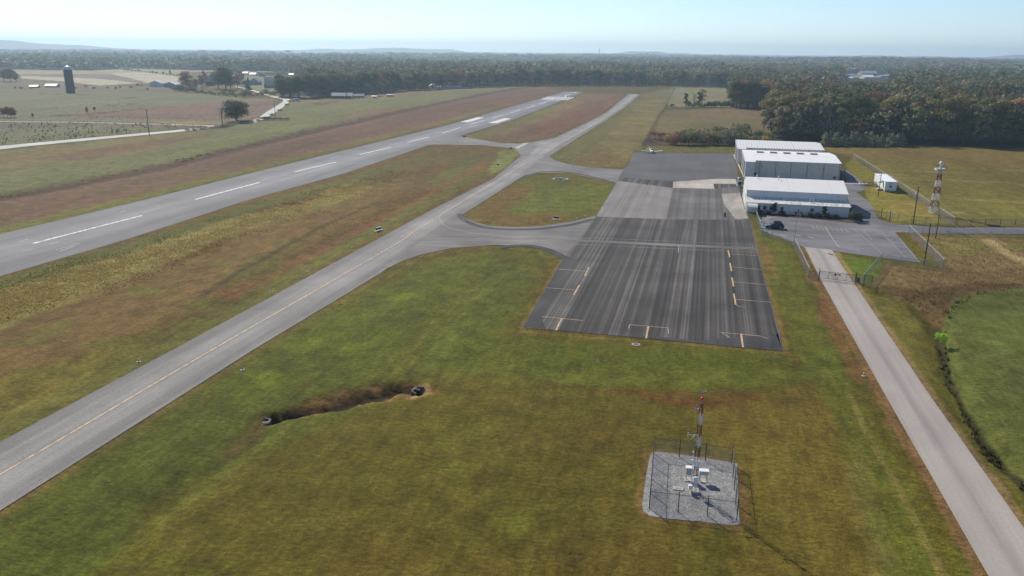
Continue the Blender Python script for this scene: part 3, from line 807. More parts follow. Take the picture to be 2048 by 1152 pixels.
for a, b in (((100, 489), (118, 484)), ((112, 500), (160, 486)), ((45, 502), (66, 498)), ((120, 502), (150, 492)), ((660, 318), (680, 311)), ((700, 305), (720, 302)), ((730, 296), (745, 294)), ((600, 340), (612, 336)), ((640, 333), (668, 330)), ((240, 425), (252, 421)), ((38, 484), (56, 478))):
    strip(mk, GP([a, b]), 0.35, 0.030)
mk.build("scuff_marks", WORN, runway)
mk = MB()
strip(mk, smooth_line(GP([(-150, 1022), (0, 949), (423.7, 700), (790, 489), (860, 443), (1069.5, 315.6), (1201.6, 240), (1236, 216), (1268, 190)]), 4), 0.2, 0.036)
mk.build("taxi_centreline", YELLOW, taxiway)
mk = MB()
strip(mk, smooth_line(GP([(895, 419), (884, 428), (879, 437), (888, 450), (910, 459), (950, 466), (1010, 472), (1090, 474), (1180, 477)]), 5), 0.16, 0.034)
strip(mk, smooth_line(GP([(780, 492), (800, 485), (830, 476.5), (870, 471), (920, 468.5), (960, 468)]), 5), 0.13, 0.034)
mk.build("taxi_lead_line", YWORN, taxi_link_near)
mk = MB()
strip(mk, smooth_line(GP([(1085, 307), (1072, 314), (1069, 318), (1080, 322), (1120, 332), (1180, 344), (1236, 356)]), 5), 0.15, 0.036)
strip(mk, smooth_line(GP([(862, 274), (858, 279), (870, 283), (905, 284), (960, 287), (1040, 292), (1075, 298), (1092, 299.5), (1096, 302), (1080, 310)]), 5), 0.15, 0.036)
mk.poly([(*p, 0.036) for p in GP([(1027.6, 296.3), (1037, 297), (1057.7, 286.2), (1049, 285.8)])])
mk.build("link_lines", paint("pale_marking", (0.5, 0.47, 0.42), 0.4), taxiway)
mk = MB()
def tee(a, b, c, d, w1=0.30, w2=0.16):
    strip(mk, GP([a, b]), w1, 0.044); strip(mk, GP([c, d]), w2, 0.048)
tee((1177.8, 534.5), (1169.5, 552.3), (1117, 538.5), (1171, 542.8))
tee((1158.5, 570.5), (1147, 590.5), (1093, 575.8), (1150, 580))
for k, (t0, t1, e) in enumerate((((1456.2, 501), (1459.4, 514.8), ((1460, 508), (1515, 512))), ((1460, 526.5), (1463, 542.5), ((1463, 534), (1522, 539.5))), ((1463.8, 555), (1467, 573), ((1466, 564), (1530, 569.5))), ((1467.5, 587.5), (1471.5, 609.8), ((1471, 598.8), (1541, 605))))):
    tee(t0, t1, e[0], e[1])
tee((1123.5, 638), (1111.5, 661), (1084, 633.5), (1166, 641.5))
tee((1297, 652.5), (1292, 677), (1259, 649.5), (1336, 656.3))
tee((1482, 668), (1486, 695), (1440, 665), (1521, 672.5))
mk.build("tie_down_lines", ORANGE, apron)
mk = MB()
for a in ([(1259, 650), (1257.5, 657.5)], [(1336, 657), (1337, 667.5)], [(1472, 610.5), (1480, 613.5), (1492, 615)], [(1443, 665.5), (1460, 676)], [(1521, 673), (1536, 677.5)], [(1358, 490), (1356.5, 506)], [(1224, 385), (1220, 393)], [(1214, 400), (1211, 404)], [(1206, 414), (1203, 421)]):
    strip(mk, GP(a), 0.14, 0.046)
mk.build("faded_lines", WORN, apron)
mk = MB()
strip(mk, GP([(1649, 453), (1677, 494.5)]), 0.2, 0.030)
for i in range(8):
    x = 1623 + i * 9.6
    strip(mk, GP([(x, 451.2 + i * 0.9), (x + 5.5, 458 + i * 0.95)]), 0.12, 0.030)
    strip(mk, GP([(1633 + i * 11, 485 + i * 1.4), (1641 + i * 11, 486.5 + i * 1.4)]), 0.14, 0.030)
    strip(mk, GP([(1676 + i * 5.6, 489 + i * 1.1), (1681 + i * 5.6, 496.5 + i * 1.05)]), 0.11, 0.034)
for i in range(6):
    strip(mk, GP([(1764 + i * 9, 470 + i * 8), (1794 + i * 8.5, 469 + i * 8.2)]), 0.11, 0.030)
strip(mk, GP([(1754, 467.5), (1770, 466)]), 0.3, 0.030)
strip(mk, GP([(1768, 470), (1812, 516)]), 0.1, 0.034); strip(mk, GP([(1705, 456), (1770, 512)]), 0.1, 0.030); strip(mk, GP([(1722, 458), (1744, 478)]), 0.12, 0.034); strip(mk, GP([(1798, 476), (1838, 524)]), 0.12, 0.034)
for p in ((1567, 471), (1595, 470.5), (1622, 475), (1712, 471)):
    strip(mk, GP([(p[0] - 7, p[1] - 1.5), (p[0] + 7, p[1] + 1.8)]), 0.5, 0.038)
for i in range(5):
    strip(mk, GP([(1527 + i * 5, 441 - i * 2), (1536 + i * 6, 434.5 - i * 0.6)]), 0.16, 0.030)
mk.build("parking_lines", WORN, car_park)

# ------------------------------------------------------------------ buildings of the airfield
SIDE_WHITE = ribbed("white_siding", (0.80, 0.775, 0.72), 0.3, 0, 0.12, 0.55)
SIDE_GREY = ribbed("grey_green_siding", (0.74, 0.685, 0.585), 0.3, 0, 0.15, 0.6)
SIDE_END = ribbed("end_siding", (0.66, 0.67, 0.64), 0.3, 1, 0.12, 0.55)
ROOF_RIB = ribbed("ribbed_white_roof", (0.76, 0.75, 0.73), 1.15, 0, 0.14, 0.5, depth=0.06, rib_dark=0.5)
ROOF_FLAT = ribbed("white_metal_roof", (0.80, 0.79, 0.77), 0.6, 0, 0.1, 0.5)
ROOF_CREAM = ribbed("cream_metal_roof", (0.78, 0.765, 0.73), 0.6, 0, 0.08, 0.5)
ROOF_OLD = ribbed("stained_lean_to_roof", (0.74, 0.72, 0.68), 0.45, 0, 0.2, 0.6, stain=(0.2, 0.19, 0.17))
DOOR_TAN = plain("door_panel_material", (0.30, 0.31, 0.29), 0.6)
DARK_DOOR = plain("dark_door_material", (0.09, 0.10, 0.10), 0.5)

def world_pt(o, x, y, z=0): return Vector((o[0], o[1], 0)) + U * x + V * y + Vector((0, 0, z))

def slab_roof(mb, x0, x1, ya, za, yb, zb, th=0.16):
    """a roof plane from (ya, za) up to (yb, zb)"""
    vs = [(x0, ya, za), (x1, ya, za), (x1, yb, zb), (x0, yb, zb)]
    mb.add(vs + [(a, b, c + th) for a, b, c in vs], [(3, 2, 1, 0), (4, 5, 6, 7), (0, 1, 5, 4), (1, 2, 6, 5), (2, 3, 7, 6), (3, 0, 4, 7)])

def hangar(label, O, L, D, ze, zr, yr, roof, doors, pil, skylights):
    h = thing("hangar", label, "hangar", O, -AX)
    wb = MB()
    wb.quad((0, 0, 0), (L, 0, 0), (L, 0, ze), (0, 0, ze))
    wb.quad((0, D, 0), (L, D, 0), (L, D, ze), (0, D, ze))
    wb.poly([(L, 0, 0), (L, D, 0), (L, D, ze), (L, yr, zr), (L, 0, ze)])
    wb.build("wall", SIDE_GREY, h)
    eb = MB(); eb.poly([(0.02, 0, 0), (0.02, D, 0), (0.02, D, ze), (0.02, yr, zr), (0.02, 0, ze)])
    eb.build("end_wall", SIDE_END, h)
    rb = MB()
    slab_roof(rb, -0.25, L + 0.25, -0.3, ze, yr, zr)
    slab_roof(rb, -0.25, L + 0.25, D + 0.3, ze, yr + 0.004, zr)
    r = rb.build("roof", roof, h)
    if skylights:
        for i in range(5):
            s = MB(); x = 6.2 + i * (L - 13) / 4.2
            s.box((x, yr + 0.15, zr + 0.30), (2.6, 1.0, 0.36))
            s.box((x, yr + 0.15, zr + 0.54), (2.9, 1.5, 0.1))
            s.build("ridge_vent", DOOR_TAN, r)
    k = (ze - zr) / yr
    pb = MB()
    pz = ze + k * pil[1]
    pb.prism([(0, -pil[1]), (pil[0], -pil[1]), (pil[0], -0.03), (0, -0.03)], 0, pz - 0.02)
    pk = pb.build("door_pocket", SIDE_END, h)
    q = MB(); slab_roof(q, -0.2, pil[0] + 0.25, -pil[1] - 0.25, pz, -0.32, ze - 0.02)
    q.build("pocket_roof", roof, pk)
    for i in range(doors):                                # sliding door leaves on the apron end
        y0 = -pil[1] * 0.5 + 2.0 + i * (D - 4.0) / doors
        d = MB(); d.bx(-0.14 - 0.07 * (i % 2), -0.02, y0 + 0.25, y0 + (D - 4.0) / doors - 0.35, 0.15, ze - 0.7)
        d.build("sliding_door", DOOR_TAN if i % 2 else DARK_DOOR, h)
    tb = MB(); tb.bx(-0.35, -0.02, 0.6, D - 0.6, ze - 0.55, ze - 0.25); tb.build("door_track", M['galv'], h)
    for x in (L * 0.16, L * 0.33, L * 0.49, L * 0.66, L * 0.83, L - 0.3):  # upright tubes standing in for the dark panel seams of the wall
        gb = MB(); gb.tube((x, -0.1, 0.2), (x, -0.1, ze - 0.1), 0.09)
        gb.build("seam_pipe", DOOR_TAN, h)
    return h

OB, OA = (88.55, 305.3), (96.5, 345.7)
hb = hangar("white hangar directly behind the terminal, with five vents along its smooth roof ridge", OB, 34.3, 34.0, 6.05, 7.0, 18.0, ROOF_FLAT, 5, (3.4, 3.3), True)
b = MB(); b.bx(3.7, 4.7, -0.10, -0.03, 0.6, 1.5); b.build("louvre", M['black'], hb)
b = MB(); b.bx(32.2, 33.0, -0.10, -0.03, 0.5, 1.3); b.build("louvre", M['black'], hb)
for x in (6.2, 28.4):
    b = MB(); b.box((x, -0.22, 3.9), (0.5, 0.3, 0.25)); b.tube((x, -0.06, 4.05), (x, -0.4, 4.05), 0.05); b.build("wall_lamp", M['dark_metal'], hb)
ha = hangar("white hangar with a ribbed roof, farthest from the terminal beside the scrub hedge", OA, 35.0, 32.0, 6.3, 7.5, 16.0, ROOF_RIB, 6, (3.2, 3.6), False)

# terminal
OT = (69.1, 232.9)
T = thing("terminal_building", "long white terminal with a stained lean-to roof facing the car park", "terminal", OT, -AX)
LT = 28.5
b = MB()
b.quad((0, 0, 0), (LT, 0, 0), (LT, 0, 3.0), (0, 0, 3.0))
b.poly([(LT, 0, 0), (LT, 4.95, 0), (LT, 4.95, 3.8), (LT, 0, 3.0)])
b.quad((0.1, 5, 3.5), (LT - 0.3, 5, 3.5), (LT - 0.3, 5, 5.8), (0.1, 5, 5.8))
b.poly([(LT - 0.3, 5, 0), (LT - 0.3, 28, 0), (LT - 0.3, 28, 5.8), (LT - 0.3, 16.5, 8.0), (LT - 0.3, 5, 5.8)])
b.quad((0, 28, 0), (LT - 0.3, 28, 0), (LT - 0.3, 28, 5.8), (0, 28, 5.8))
b.build("wall", SIDE_WHITE, T)
b = MB(); b.poly([(0, 0, 0), (0, 4.98, 0), (0, 4.98, 3.8), (0, 0, 3.0)]); b.poly([(0.0, 5, 0), (0.0, 28, 0), (0.0, 28, 5.8), (0.0, 16.5, 8.0), (0.0, 5, 5.8)])
b.build("end_wall", SIDE_END, T)
b = MB(); slab_roof(b, -0.2, LT + 0.1, 4.75, 5.75, 16.5, 8.0); slab_roof(b, -0.2, LT + 0.1, 28.3, 5.75, 16.504, 8.0)
tr = b.build("roof", ROOF_CREAM, T)
for x, y, z in ((9.5, 15.2, 8.0), (3.1, 15.6, 8.1)):
    b = MB(); b.tube((x, y, z), (x, y, z + 0.8), 0.12, n=8); b.lathe([(0.2, 0.8), (0.2, 0.95), (0.02, 1.05)], (x, y, z)); b.build("vent_pipe", M['white_metal'], tr)
b = MB(); slab_roof(b, -0.15, LT + 0.35, -0.35, 2.94, 4.97, 3.84, 0.12)
lr = b.build("lean_to_roof", ROOF_OLD, T)
for x, y in ((17.9, 2.6), (18.8, 1.9)):
    b = MB(); b.tube((x, y, 3.4), (x, y, 4.5), 0.09, n=8); b.lathe([(0.15, 0.9), (0.15, 1.05), (0.02, 1.12)], (x, y, 3.6)); b.build("vent_pipe", M['white_metal'], lr)
b = MB(); b.box((LT / 2 - 0.1, -0.42, 2.98), (LT + 0.5, 0.1, 0.12)); b.build("gutter", M['white_metal'], lr)
for x0, x1, z0, z1 in ((3.2, 4.0, 0.3, 2.3), (4.7, 5.7, 1.0, 2.2), (6.6, 7.7, 1.0, 2.2), (9.7, 10.4, 1.1, 2.1), (17.9, 18.9, 1.2, 2.1)):
    f = MB(); f.bx(x0 - 0.08, x1 + 0.08, -0.06, 0.02, z0 - 0.08, z1 + 0.08); w_ = f.build("window" if z0 > 0.5 else "door", M['white_metal'], T)
    p = MB(); p.bx(x0, x1, -0.085, -0.062, z0, z1); p.build("pane", M['glass'], w_)
for i, (y0, y1, z1) in enumerate(((9.5, 14.5, 4.2), (15.5, 20.5, 4.2), (2.6, 3.6, 2.2), (22.5, 27, 4.0))):
    d = MB(); d.bx(-0.09, -0.004, y0, y1, 0.03, z1); d.build("door", M['white_metal'] if i != 2 else DARK_DOOR, T)
# entrance canopy on four posts
b = MB()
for i in range(6):
    a0, a1 = math.pi * (0.2 + 0.6 * i / 6), math.pi * (0.2 + 0.6 * (i + 1) / 6)
    y0, y1 = -2.1 - 2.55 * math.cos(a0), -2.1 - 2.55 * math.cos(a1); z0, z1 = 1.3 + 1.6 * math.sin(a0), 1.3 + 1.6 * math.sin(a1)
    b.add([(0.1, y0, z0), (3.0, y0, z0), (3.0, y1, z1), (0.1, y1, z1), (0.1, y0, z0 + 0.07), (3.0, y0, z0 + 0.07), (3.0, y1, z1 + 0.07), (0.1, y1, z1 + 0.07)], [(3, 2, 1, 0), (4, 5, 6, 7), (0, 1, 5, 4), (1, 2, 6, 5), (2, 3, 7, 6), (3, 0, 4, 7)])
cn = b.build("entrance_canopy", M['white_paint'], T)
for x in (0.2, 2.9):
    for y in (-4.0, -0.4):
        p = MB(); p.tube((x, y, 0.03), (x, y, 2.3), 0.06); p.build("post", M['white_paint'], cn)

# office trailer on the lawn
OTr = (127.5, 272.0)
W = thing("office_trailer", "white flat-roofed office trailer on the lawn beside the tall wire fence", "trailer", OTr, -AX)
TRL = plain("trailer_siding", (0.72, 0.73, 0.73), 0.5, vary=0.1)
b = MB(); b.bx(0, 3.7, 0, 19.2, 0.55, 3.4); b.build("wall", TRL, W)
b = MB(); b.bx(-0.12, 3.82, -0.12, 19.32, 3.404, 3.56); b.build("roof", plain("trailer_roof", (0.8, 0.8, 0.8), 0.5, vary=0.05), W)
b = MB(); b.bx(0.15, 3.55, 0.15, 19.05, 0.02, 0.548); b.build("skirt", plain("skirt_material", (0.3, 0.32, 0.33), 0.8), W)
f = MB(); f.bx(1.2, 2.3, -0.05, -0.002, 1.55, 2.2); wf = f.build("window", M['white_metal'], W)
p = MB(); p.bx(1.27, 2.23, -0.07, -0.052, 1.62, 2.13); p.build("pane", M['glass'], wf)
BLUE = plain("blue_material", (0.03, 0.06, 0.20), 0.6)
b = MB()
for k in range(4): b.box((1.35 + 0.28 * k, -0.03, 2.72 + 0.1 * (k % 2)), (0.2, 0.05, 0.22), M=Matrix.Rotation(0.5 * (k - 1.5), 4, 'Y'))
b.build("emblem", BLUE, W)
b = MB(); b.bx(-0.05, -0.002, 3.0, 4.1, 0.7, 2.7); b.build("door", M['white_metal'], W)
b = MB(); b.add([(-0.02, 2.6, 3.2), (-0.02, 4.5, 3.2), (-1.3, 4.5, 2.65), (-1.3, 2.6, 2.65), (-0.02, 2.6, 3.1), (-0.02, 4.5, 3.1), (-1.3, 4.5, 2.4), (-1.3, 2.6, 2.4)], [(0, 1, 2, 3), (7, 6, 5, 4), (0, 3, 7, 4), (1, 5, 6, 2), (2, 6, 7, 3), (0, 4, 5, 1)])
b.build("awning", BLUE, W)
b = MB()
for k in range(3): b.bx(-1.5 - 0.3 * k, -0.06 if k == 0 else -1.2 - 0.3 * k, 2.8, 4.3, 0.02, 0.62 - 0.2 * k)
b.build("steps", M['concrete'], W)

# timber ramp with rails by the trailer
rp = thing("access_ramp", "weathered timber ramp with railings leading to the trailer's far end", "ramp", world_pt(OTr, -5.6, 12.0), -AX)
rb = MB()
rb.add([(0, 0, 0.06), (5.4, 0, 0.7), (5.4, 1.6, 0.7), (0, 1.6, 0.06), (0, 0, 0.0), (5.4, 0, 0.55), (5.4, 1.6, 0.55), (0, 1.6, 0.0)], [(0, 1, 2, 3), (7, 6, 5, 4), (0, 4, 5, 1), (3, 2, 6, 7), (1, 5, 6, 2), (0, 3, 7, 4)])
rb.build("deck", M['wood'], rp)
OLDWOOD = plain("grey_timber", (0.2, 0.17, 0.15), 0.9, vary=0.4)
for y in (0.02, 1.58):
    p = MB()
    for i in range(5): x = 0.1 + i * 1.3; p.box((x, y, 0.55 + 0.06 * i), (0.1, 0.1, 1.1))
    p.tube((0, y, 1.05), (5.4, y, 1.5), 0.06); p.tube((0, y, 0.6), (5.4, y, 1.1), 0.05)
    p.build("railing", OLDWOOD, rp)

# equipment at the terminal's corner
eq = thing("fuel_cabinet", "grey fuel cabinet with a black hose reel at the terminal's apron corner", "fuel cabinet", (*G(1480, 373), 0), -AX)
b = MB(); b.bx(-1.0, 1.0, -0.7, 0.7, 0.02, 0.14); b.build("base", M['concrete'], eq)
b = MB(); b.bx(-0.8, 0.5, -0.4, 0.5, 0.142, 2.0); b.box((-0.15, 0.05, 2.05), (1.5, 1.1, 0.1)); b.build("cabinet", M['galv'], eq)
b = MB(); b.tube((-0.15, -0.75, 1.2), (-0.15, -0.42, 1.2), 0.5, n=16); b.build("hose_reel", M['black'], eq)
tk = thing("storage_tank", "small round dark tank standing next to the fuel cabinet", "tank", (*G(1478.5, 365), 0), -AX)
b = MB(); b.lathe([(0.6, 0.1), (0.65, 0.3), (0.65, 1.6), (0.45, 1.85), (0.05, 1.95)], n=16); b.build("shell", M['galv'], tk)
b = MB(); b.tube((0, -0.72, 1.0), (0, -0.6, 1.0), 0.35, n=12); b.build("hatch", M['black'], tk)
b = MB(); b.box((0, 0, 0.06), (1.5, 1.5, 0.1)); b.build("plinth", M['concrete'], tk)

# wheeled cart on the apron
ct = thing("apron_cart", "small black cart with an upright white handle standing on the apron", "cart", (*G(1449.5, 433.5), 0.032), -AX)
b = MB(); b.lathe([(0.22, 0.22), (0.26, 0.3), (0.26, 1.0), (0.12, 1.2), (0.05, 1.28)], n=12); b.box((0, 0, 0.2), (0.6, 0.45, 0.08)); b.build("body", M['black'], ct)
b = MB(); b.tube((-0.2, 0, 0.9), (-0.35, 0.05, 1.75), 0.04); b.tube((-0.35, -0.2, 1.75), (-0.35, 0.25, 1.75), 0.04); b.build("handle", M['white_paint'], ct)
for s in (-1, 1):
    b = MB(); b.tube((0.02, s * 0.32, 0.22), (0.02, s * 0.26, 0.22), 0.2, n=12); b.build("wheel", M['tyre'], ct)
mp_ = thing("marker_post", "short white post at the apron's far edge, right of the aeroplane", "post", (*G(1360.5, 309), 0.03))
b = MB(); b.lathe([(0.22, 0), (0.22, 0.08), (0.16, 0.1), (0.15, 1.0), (0.05, 1.06)], n=10); b.build("tube", M['white_paint'], mp_)

# ------------------------------------------------------------------ light aeroplane
AP = thing("aeroplane", "white low-winged light aeroplane parked nose-on at the far apron corner", "aeroplane", (*G(1303.5, 306.5), 0.032), R(4))
WP = plain("aeroplane_white", (0.78, 0.78, 0.77), 0.3, vary=0.05)
def ring(y, w, zb, zt, n=12):
    return [(w * math.cos(2 * math.pi * i / n), y, (zb + zt) / 2 + (zt - zb) / 2 * math.sin(2 * math.pi * i / n)) for i in range(n)]
b = MB(); b.loft([ring(-2.35, 0.22, 0.85, 1.25), ring(-2.1, 0.42, 0.72, 1.42), ring(-1.0, 0.56, 0.62, 1.52), ring(0.3, 0.6, 0.6, 1.62), ring(1.5, 0.5, 0.68, 1.58), ring(3.2, 0.26, 0.9, 1.4), ring(4.8, 0.1, 1.08, 1.3)])
b.build("fuselage", WP, AP, True)
b = MB(); b.loft([ring(-0.95, 0.36, 1.3, 1.56), ring(-0.4, 0.5, 1.35, 2.0), ring(0.5, 0.52, 1.35, 2.12), ring(1.3, 0.4, 1.35, 1.9), ring(1.9, 0.22, 1.4, 1.6)])
b.build("canopy_glass", M['glass'], AP, True)
b = MB(); b.loft([ring(-0.2, 0.42, 1.85, 2.1), ring(0.5, 0.46, 1.9, 2.18), ring(1.4, 0.3, 1.8, 1.95)]); b.build("cabin_roof", WP, AP, True)
for s in (-1, 1):
    b = MB()
    b.loft([[(s * 0.45, -0.75, 0.78), (s * 0.45, -0.3, 0.92), (s * 0.45, 0.85, 0.80), (s * 0.45, 0.0, 0.72)], [(s * 5.1, -0.6, 1.26), (s * 5.1, -0.3, 1.35), (s * 5.1, 0.6, 1.27), (s * 5.1, 0.0, 1.22)]])
    b.build("wing", WP, AP)
b = MB(); b.bx(-1.75, 1.75, 4.2, 5.0, 1.35, 1.43); b.build("tailplane", WP, AP)
b = MB(); b.add([(-0.05, 3.6, 1.35), (-0.05, 5.0, 1.3), (-0.05, 5.2, 2.4), (-0.05, 4.7, 2.4), (0.05, 3.6, 1.35), (0.05, 5.0, 1.3), (0.05, 5.2, 2.4), (0.05, 4.7, 2.4)], [(0, 1, 2, 3), (7, 6, 5, 4), (0, 4, 5, 1), (1, 5, 6, 2), (2, 6, 7, 3), (3, 7, 4, 0)]); b.build("fin", WP, AP)
b = MB(); b.tube((0, -2.55, 1.05), (0, -2.34, 1.05), 0.05, 0.2, 10); b.box((0.0, -2.46, 1.05), (1.8, 0.05, 0.13), M=Matrix.Rotation(R(30), 4, 'Y')); b.build("propeller", M['dark_metal'], AP)
for x, y in ((0, -1.7), (-1.5, 0.25), (1.5, 0.25)):
    b = MB(); b.tube((x - 0.07, y, 0.2), (x + 0.07, y, 0.2), 0.2, n=12); wh = b.build("wheel", M['tyre'], AP)
    b = MB(); b.tube((x, y, 0.25), (x, y, 0.95), 0.05); b.build("strut", M['galv'], wh)

# ------------------------------------------------------------------ car in the car park
CB = NT("car_paint"); CB.b.inputs['Base Color'].default_value = (0.008, 0.013, 0.035, 1); CB.b.inputs['Roughness'].default_value = 0.22; CB.b.inputs['Coat Weight'].default_value = 1.0; CB.b.inputs['Coat Roughness'].default_value = 0.05; CB.b.inputs['Metallic'].default_value = 0.3
car = thing("parked_car", "dark blue sport utility car parked alone in the car park, nose to the fence", "car", (*G(1548.5, 457), 0.024), R(180 - 6))
def crow(x, hw, zb, zs, zt, tw):
    """cross-section: sill, shoulder, top"""
    return [(x, -hw * 0.9, zb), (x, -hw, zb + 0.25), (x, -hw, zs), (x, -tw, zt), (x, tw, zt), (x, hw, zs), (x, hw, zb + 0.25), (x, hw * 0.9, zb)]
b = MB(); b.loft([crow(2.42, 0.72, 0.42, 0.66, 0.72, 0.6), crow(2.3, 0.88, 0.3, 0.8, 0.88, 0.78), crow(1.5, 0.93, 0.28, 0.95, 1.02, 0.82), crow(1.0, 0.94, 0.28, 1.02, 1.08, 0.84), crow(-1.9, 0.94, 0.28, 1.05, 1.1, 0.86), crow(-2.3, 0.9, 0.36, 0.98, 1.06, 0.84), crow(-2.42, 0.8, 0.45, 0.85, 0.95, 0.75)])
b.build("body", CB.m, car)
b = MB(); b.loft([crow(1.0, 0.84, 1.04, 1.06, 1.1, 0.8), crow(0.35, 0.84, 1.04, 1.1, 1.62, 0.64), crow(-0.4, 0.86, 1.04, 1.1, 1.72, 0.66), crow(-1.6, 0.85, 1.04, 1.1, 1.68, 0.64), crow(-2.2, 0.82, 1.04, 1.1, 1.14, 0.76)])
b.build("cabin_glass", M['glass'], car)
b = MB(); b.loft([crow(0.3, 0.62, 1.60, 1.64, 1.67, 0.58), crow(-0.4, 0.66, 1.70, 1.73, 1.77, 0.6), crow(-1.65, 0.64, 1.66, 1.69, 1.73, 0.58)])
b.build("roof", CB.m, car)
for s in (-1, 1):
    for x in (1.45, -1.45):
        b = MB(); b.tube((x, s * 0.78, 0.36), (x, s * 0.98, 0.36), 0.36, n=18); wh = b.build("wheel", M['tyre'], car)
        b = MB(); b.tube((x, s * 0.97, 0.36), (x, s * 0.995, 0.36), 0.22, n=14); b.build("rim", M['galv'], wh)
    b = MB(); b.box((2.33, s * 0.62, 0.76), (0.16, 0.34, 0.16)); b.build("headlight", plain("lamp_glass", (0.8, 0.82, 0.85), 0.1), car)
    b = MB(); b.box((-2.38, s * 0.66, 0.86), (0.12, 0.24, 0.22)); b.build("tail_light", plain("tail_glass", (0.3, 0.01, 0.01), 0.2), car)
    b = MB(); b.box((0.75, s * 1.0, 1.12), (0.2, 0.16, 0.14)); b.build("mirror", CB.m, car)
# kerb stones along the car park's fence edge
ks = MB()
for i in range(7):
    a, c_ = [(1521, 441), (1522.5, 448), (1525.5, 455), (1530, 460.5), (1536, 464.5), (1543.5, 468.5), (1551, 472)][i], None
    st_ = thing("wheel_stop", "pale concrete wheel stop along the fenced edge of the car park", "wheel stop", (*G(*a), 0.024), R([-70, -70, -60, -45, -38, -32, -28][i]), "wheel stops by the car park fence")
    b = MB(); b.loft([[(-0.9, -0.1, 0), (-0.9, -0.06, 0.13), (-0.9, 0.06, 0.13), (-0.9, 0.1, 0)], [(0.9, -0.1, 0), (0.9, -0.06, 0.13), (0.9, 0.06, 0.13), (0.9, 0.1, 0)]]); b.build("stone", M['white_paint'], st_)

# ------------------------------------------------------------------ flagpole
fp = thing("flagpole", "silver flagpole with a limp striped flag at the edge of the car park", "flagpole", (*G(1588, 489.5), 0))
b = MB(); b.tube((0, 0, 0), (0, 0, 10.1), 0.09, 0.05, 10); b.lathe([(0.02, 0), (0.12, 0.08), (0.12, 0.16), (0.02, 0.24)], (0, 0, 10.1), 10); b.build("pole", M['galv'], fp)
b = MB(); b.lathe([(0.35, 0), (0.35, 0.12), (0.2, 0.2), (0.12, 0.6)], n=12); b.build("base", M['concrete'], fp)
ft = NT("flag_material")
tc = ft.n("ShaderNodeTexCoord"); sp = ft.n("ShaderNodeSeparateXYZ"); ft.l(tc.outputs['UV'], sp.inputs[0])
stripe = ft.math('LESS_THAN', ft.math('FRACT', ft.math('MULTIPLY', sp.outputs[1], 6.5)), 0.5)
c = ft.mix(stripe, (0.7, 0.68, 0.66, 1), (0.42, 0.03, 0.04, 1))
can = ft.math('MULTIPLY', ft.math('LESS_THAN', sp.outputs[0], 0.4), ft.math('GREATER_THAN', sp.outputs[1], 0.46))
ft.col(ft.mix(can, c, (0.03, 0.04, 0.16, 1))); ft.b.inputs['Roughness'].default_value = 0.8
nu, nv = 16, 10
vs, fs, uv = [], [], []
for j in range(nv + 1):
    for i in range(nu + 1):
        u_, v_ = i / nu, j / nv
        x = 0.07 + u_ * 0.75 + 0.05 * math.sin(u_ * 9 + v_); y = 0.16 * math.sin(u_ * 11 + 2 * v_) * u_ ** 0.5
        z = 8.9 - (1 - v_) * 1.25 - u_ * 1.15 * (0.8 + 0.2 * v_)
        vs.append((x, y, z)); uv.append((u_, v_))
for j in range(nv):
    for i in range(nu):
        k = j * (nu + 1) + i; fs.append((k, k + 1, k + nu + 2, k + nu + 1))
me = bpy.data.meshes.new("flag"); me.from_pydata(vs, [], fs); ul = me.uv_layers.new(name="UVMap")
for lp in me.loops: ul.data[lp.index].uv = uv[lp.vertex_index]
me.materials.append(ft.m); fo = bpy.data.objects.new("flag", me); COL.objects.link(fo); fo.parent = fp

# ------------------------------------------------------------------ weather station: mast, sensors, fence
ax, ay = G(1389, 984)
def lattice_legs(cx, cy, z0, z1, s0, s1, nleg):
    out = []
    for i in range(nleg):
        a = 2 * math.pi * i / nleg + (0.4 if nleg == 3 else math.pi / 4 - AX)
        out.append(((cx + s0 * math.cos(a), cy + s0 * math.sin(a), z0), (cx + s1 * math.cos(a), cy + s1 * math.sin(a), z1)))
    return out
def lattice_section(mb, z0, z1, s0, s1, nleg, rl, rb, bays):
    L_ = lattice_legs(0, 0, z0, z1, s0, s1, nleg)
    for a, c_ in L_: mb.tube(a, c_, rl, rl, 6)
    for k in range(bays):
        f0, f1 = k / bays, (k + 1) / bays
        for i in range(nleg):
            A0, A1 = Vector(L_[i][0]), Vector(L_[i][1]); B0, B1 = Vector(L_[(i + 1) % nleg][0]), Vector(L_[(i + 1) % nleg][1])
            p, q = A0.lerp(A1, f0), B0.lerp(B1, f1); p2, q2 = B0.lerp(B1, f0), A0.lerp(A1, f1)
            mb.tube(p, q, rb, rb, 5, False)
            if nleg == 4: mb.tube(p2, q2, rb, rb, 5, False)
            mb.tube(q2, q, rb, rb, 5, False)
mast = thing("weather_mast", "slim red and white lattice weather mast inside the small gravel enclosure", "weather mast", (ax, ay, 0.016))
zs = [0.25, 1.55, 2.85, 4.1, 5.35, 6.6, 7.85, 9.1, 10.3]
for i in range(8):
    b = MB(); lattice_section(b, zs[i], zs[i + 1], 0.26 if i < 7 else 0.26, 0.26 if i < 7 else 0.1, 3, 0.032, 0.016, 4)
    b.build("lattice_section", M['white_paint'] if i % 2 == 0 else M['red_paint'], mast)
b = MB(); b.box((0, 0, 0.12), (0.95, 0.95, 0.26)); b.build("footing", M['concrete'], mast)
b = MB(); b.tube((0, 0, 10.25), (0, 0, 10.75), 0.05); b.build("top_tube", M['galv'], mast)
b = MB(); b.lathe([(0.1, 0), (0.15, 0.05), (0.15, 0.2), (0.05, 0.28)], (0, 0, 10.75), 12); ob_ = NT("obstruction_red"); ob_.b.inputs['Base Color'].default_value = (0.75, 0.03, 0.02, 1); ob_.b.inputs['Roughness'].default_value = 0.25
b.build("obstruction_light", ob_.m, mast)
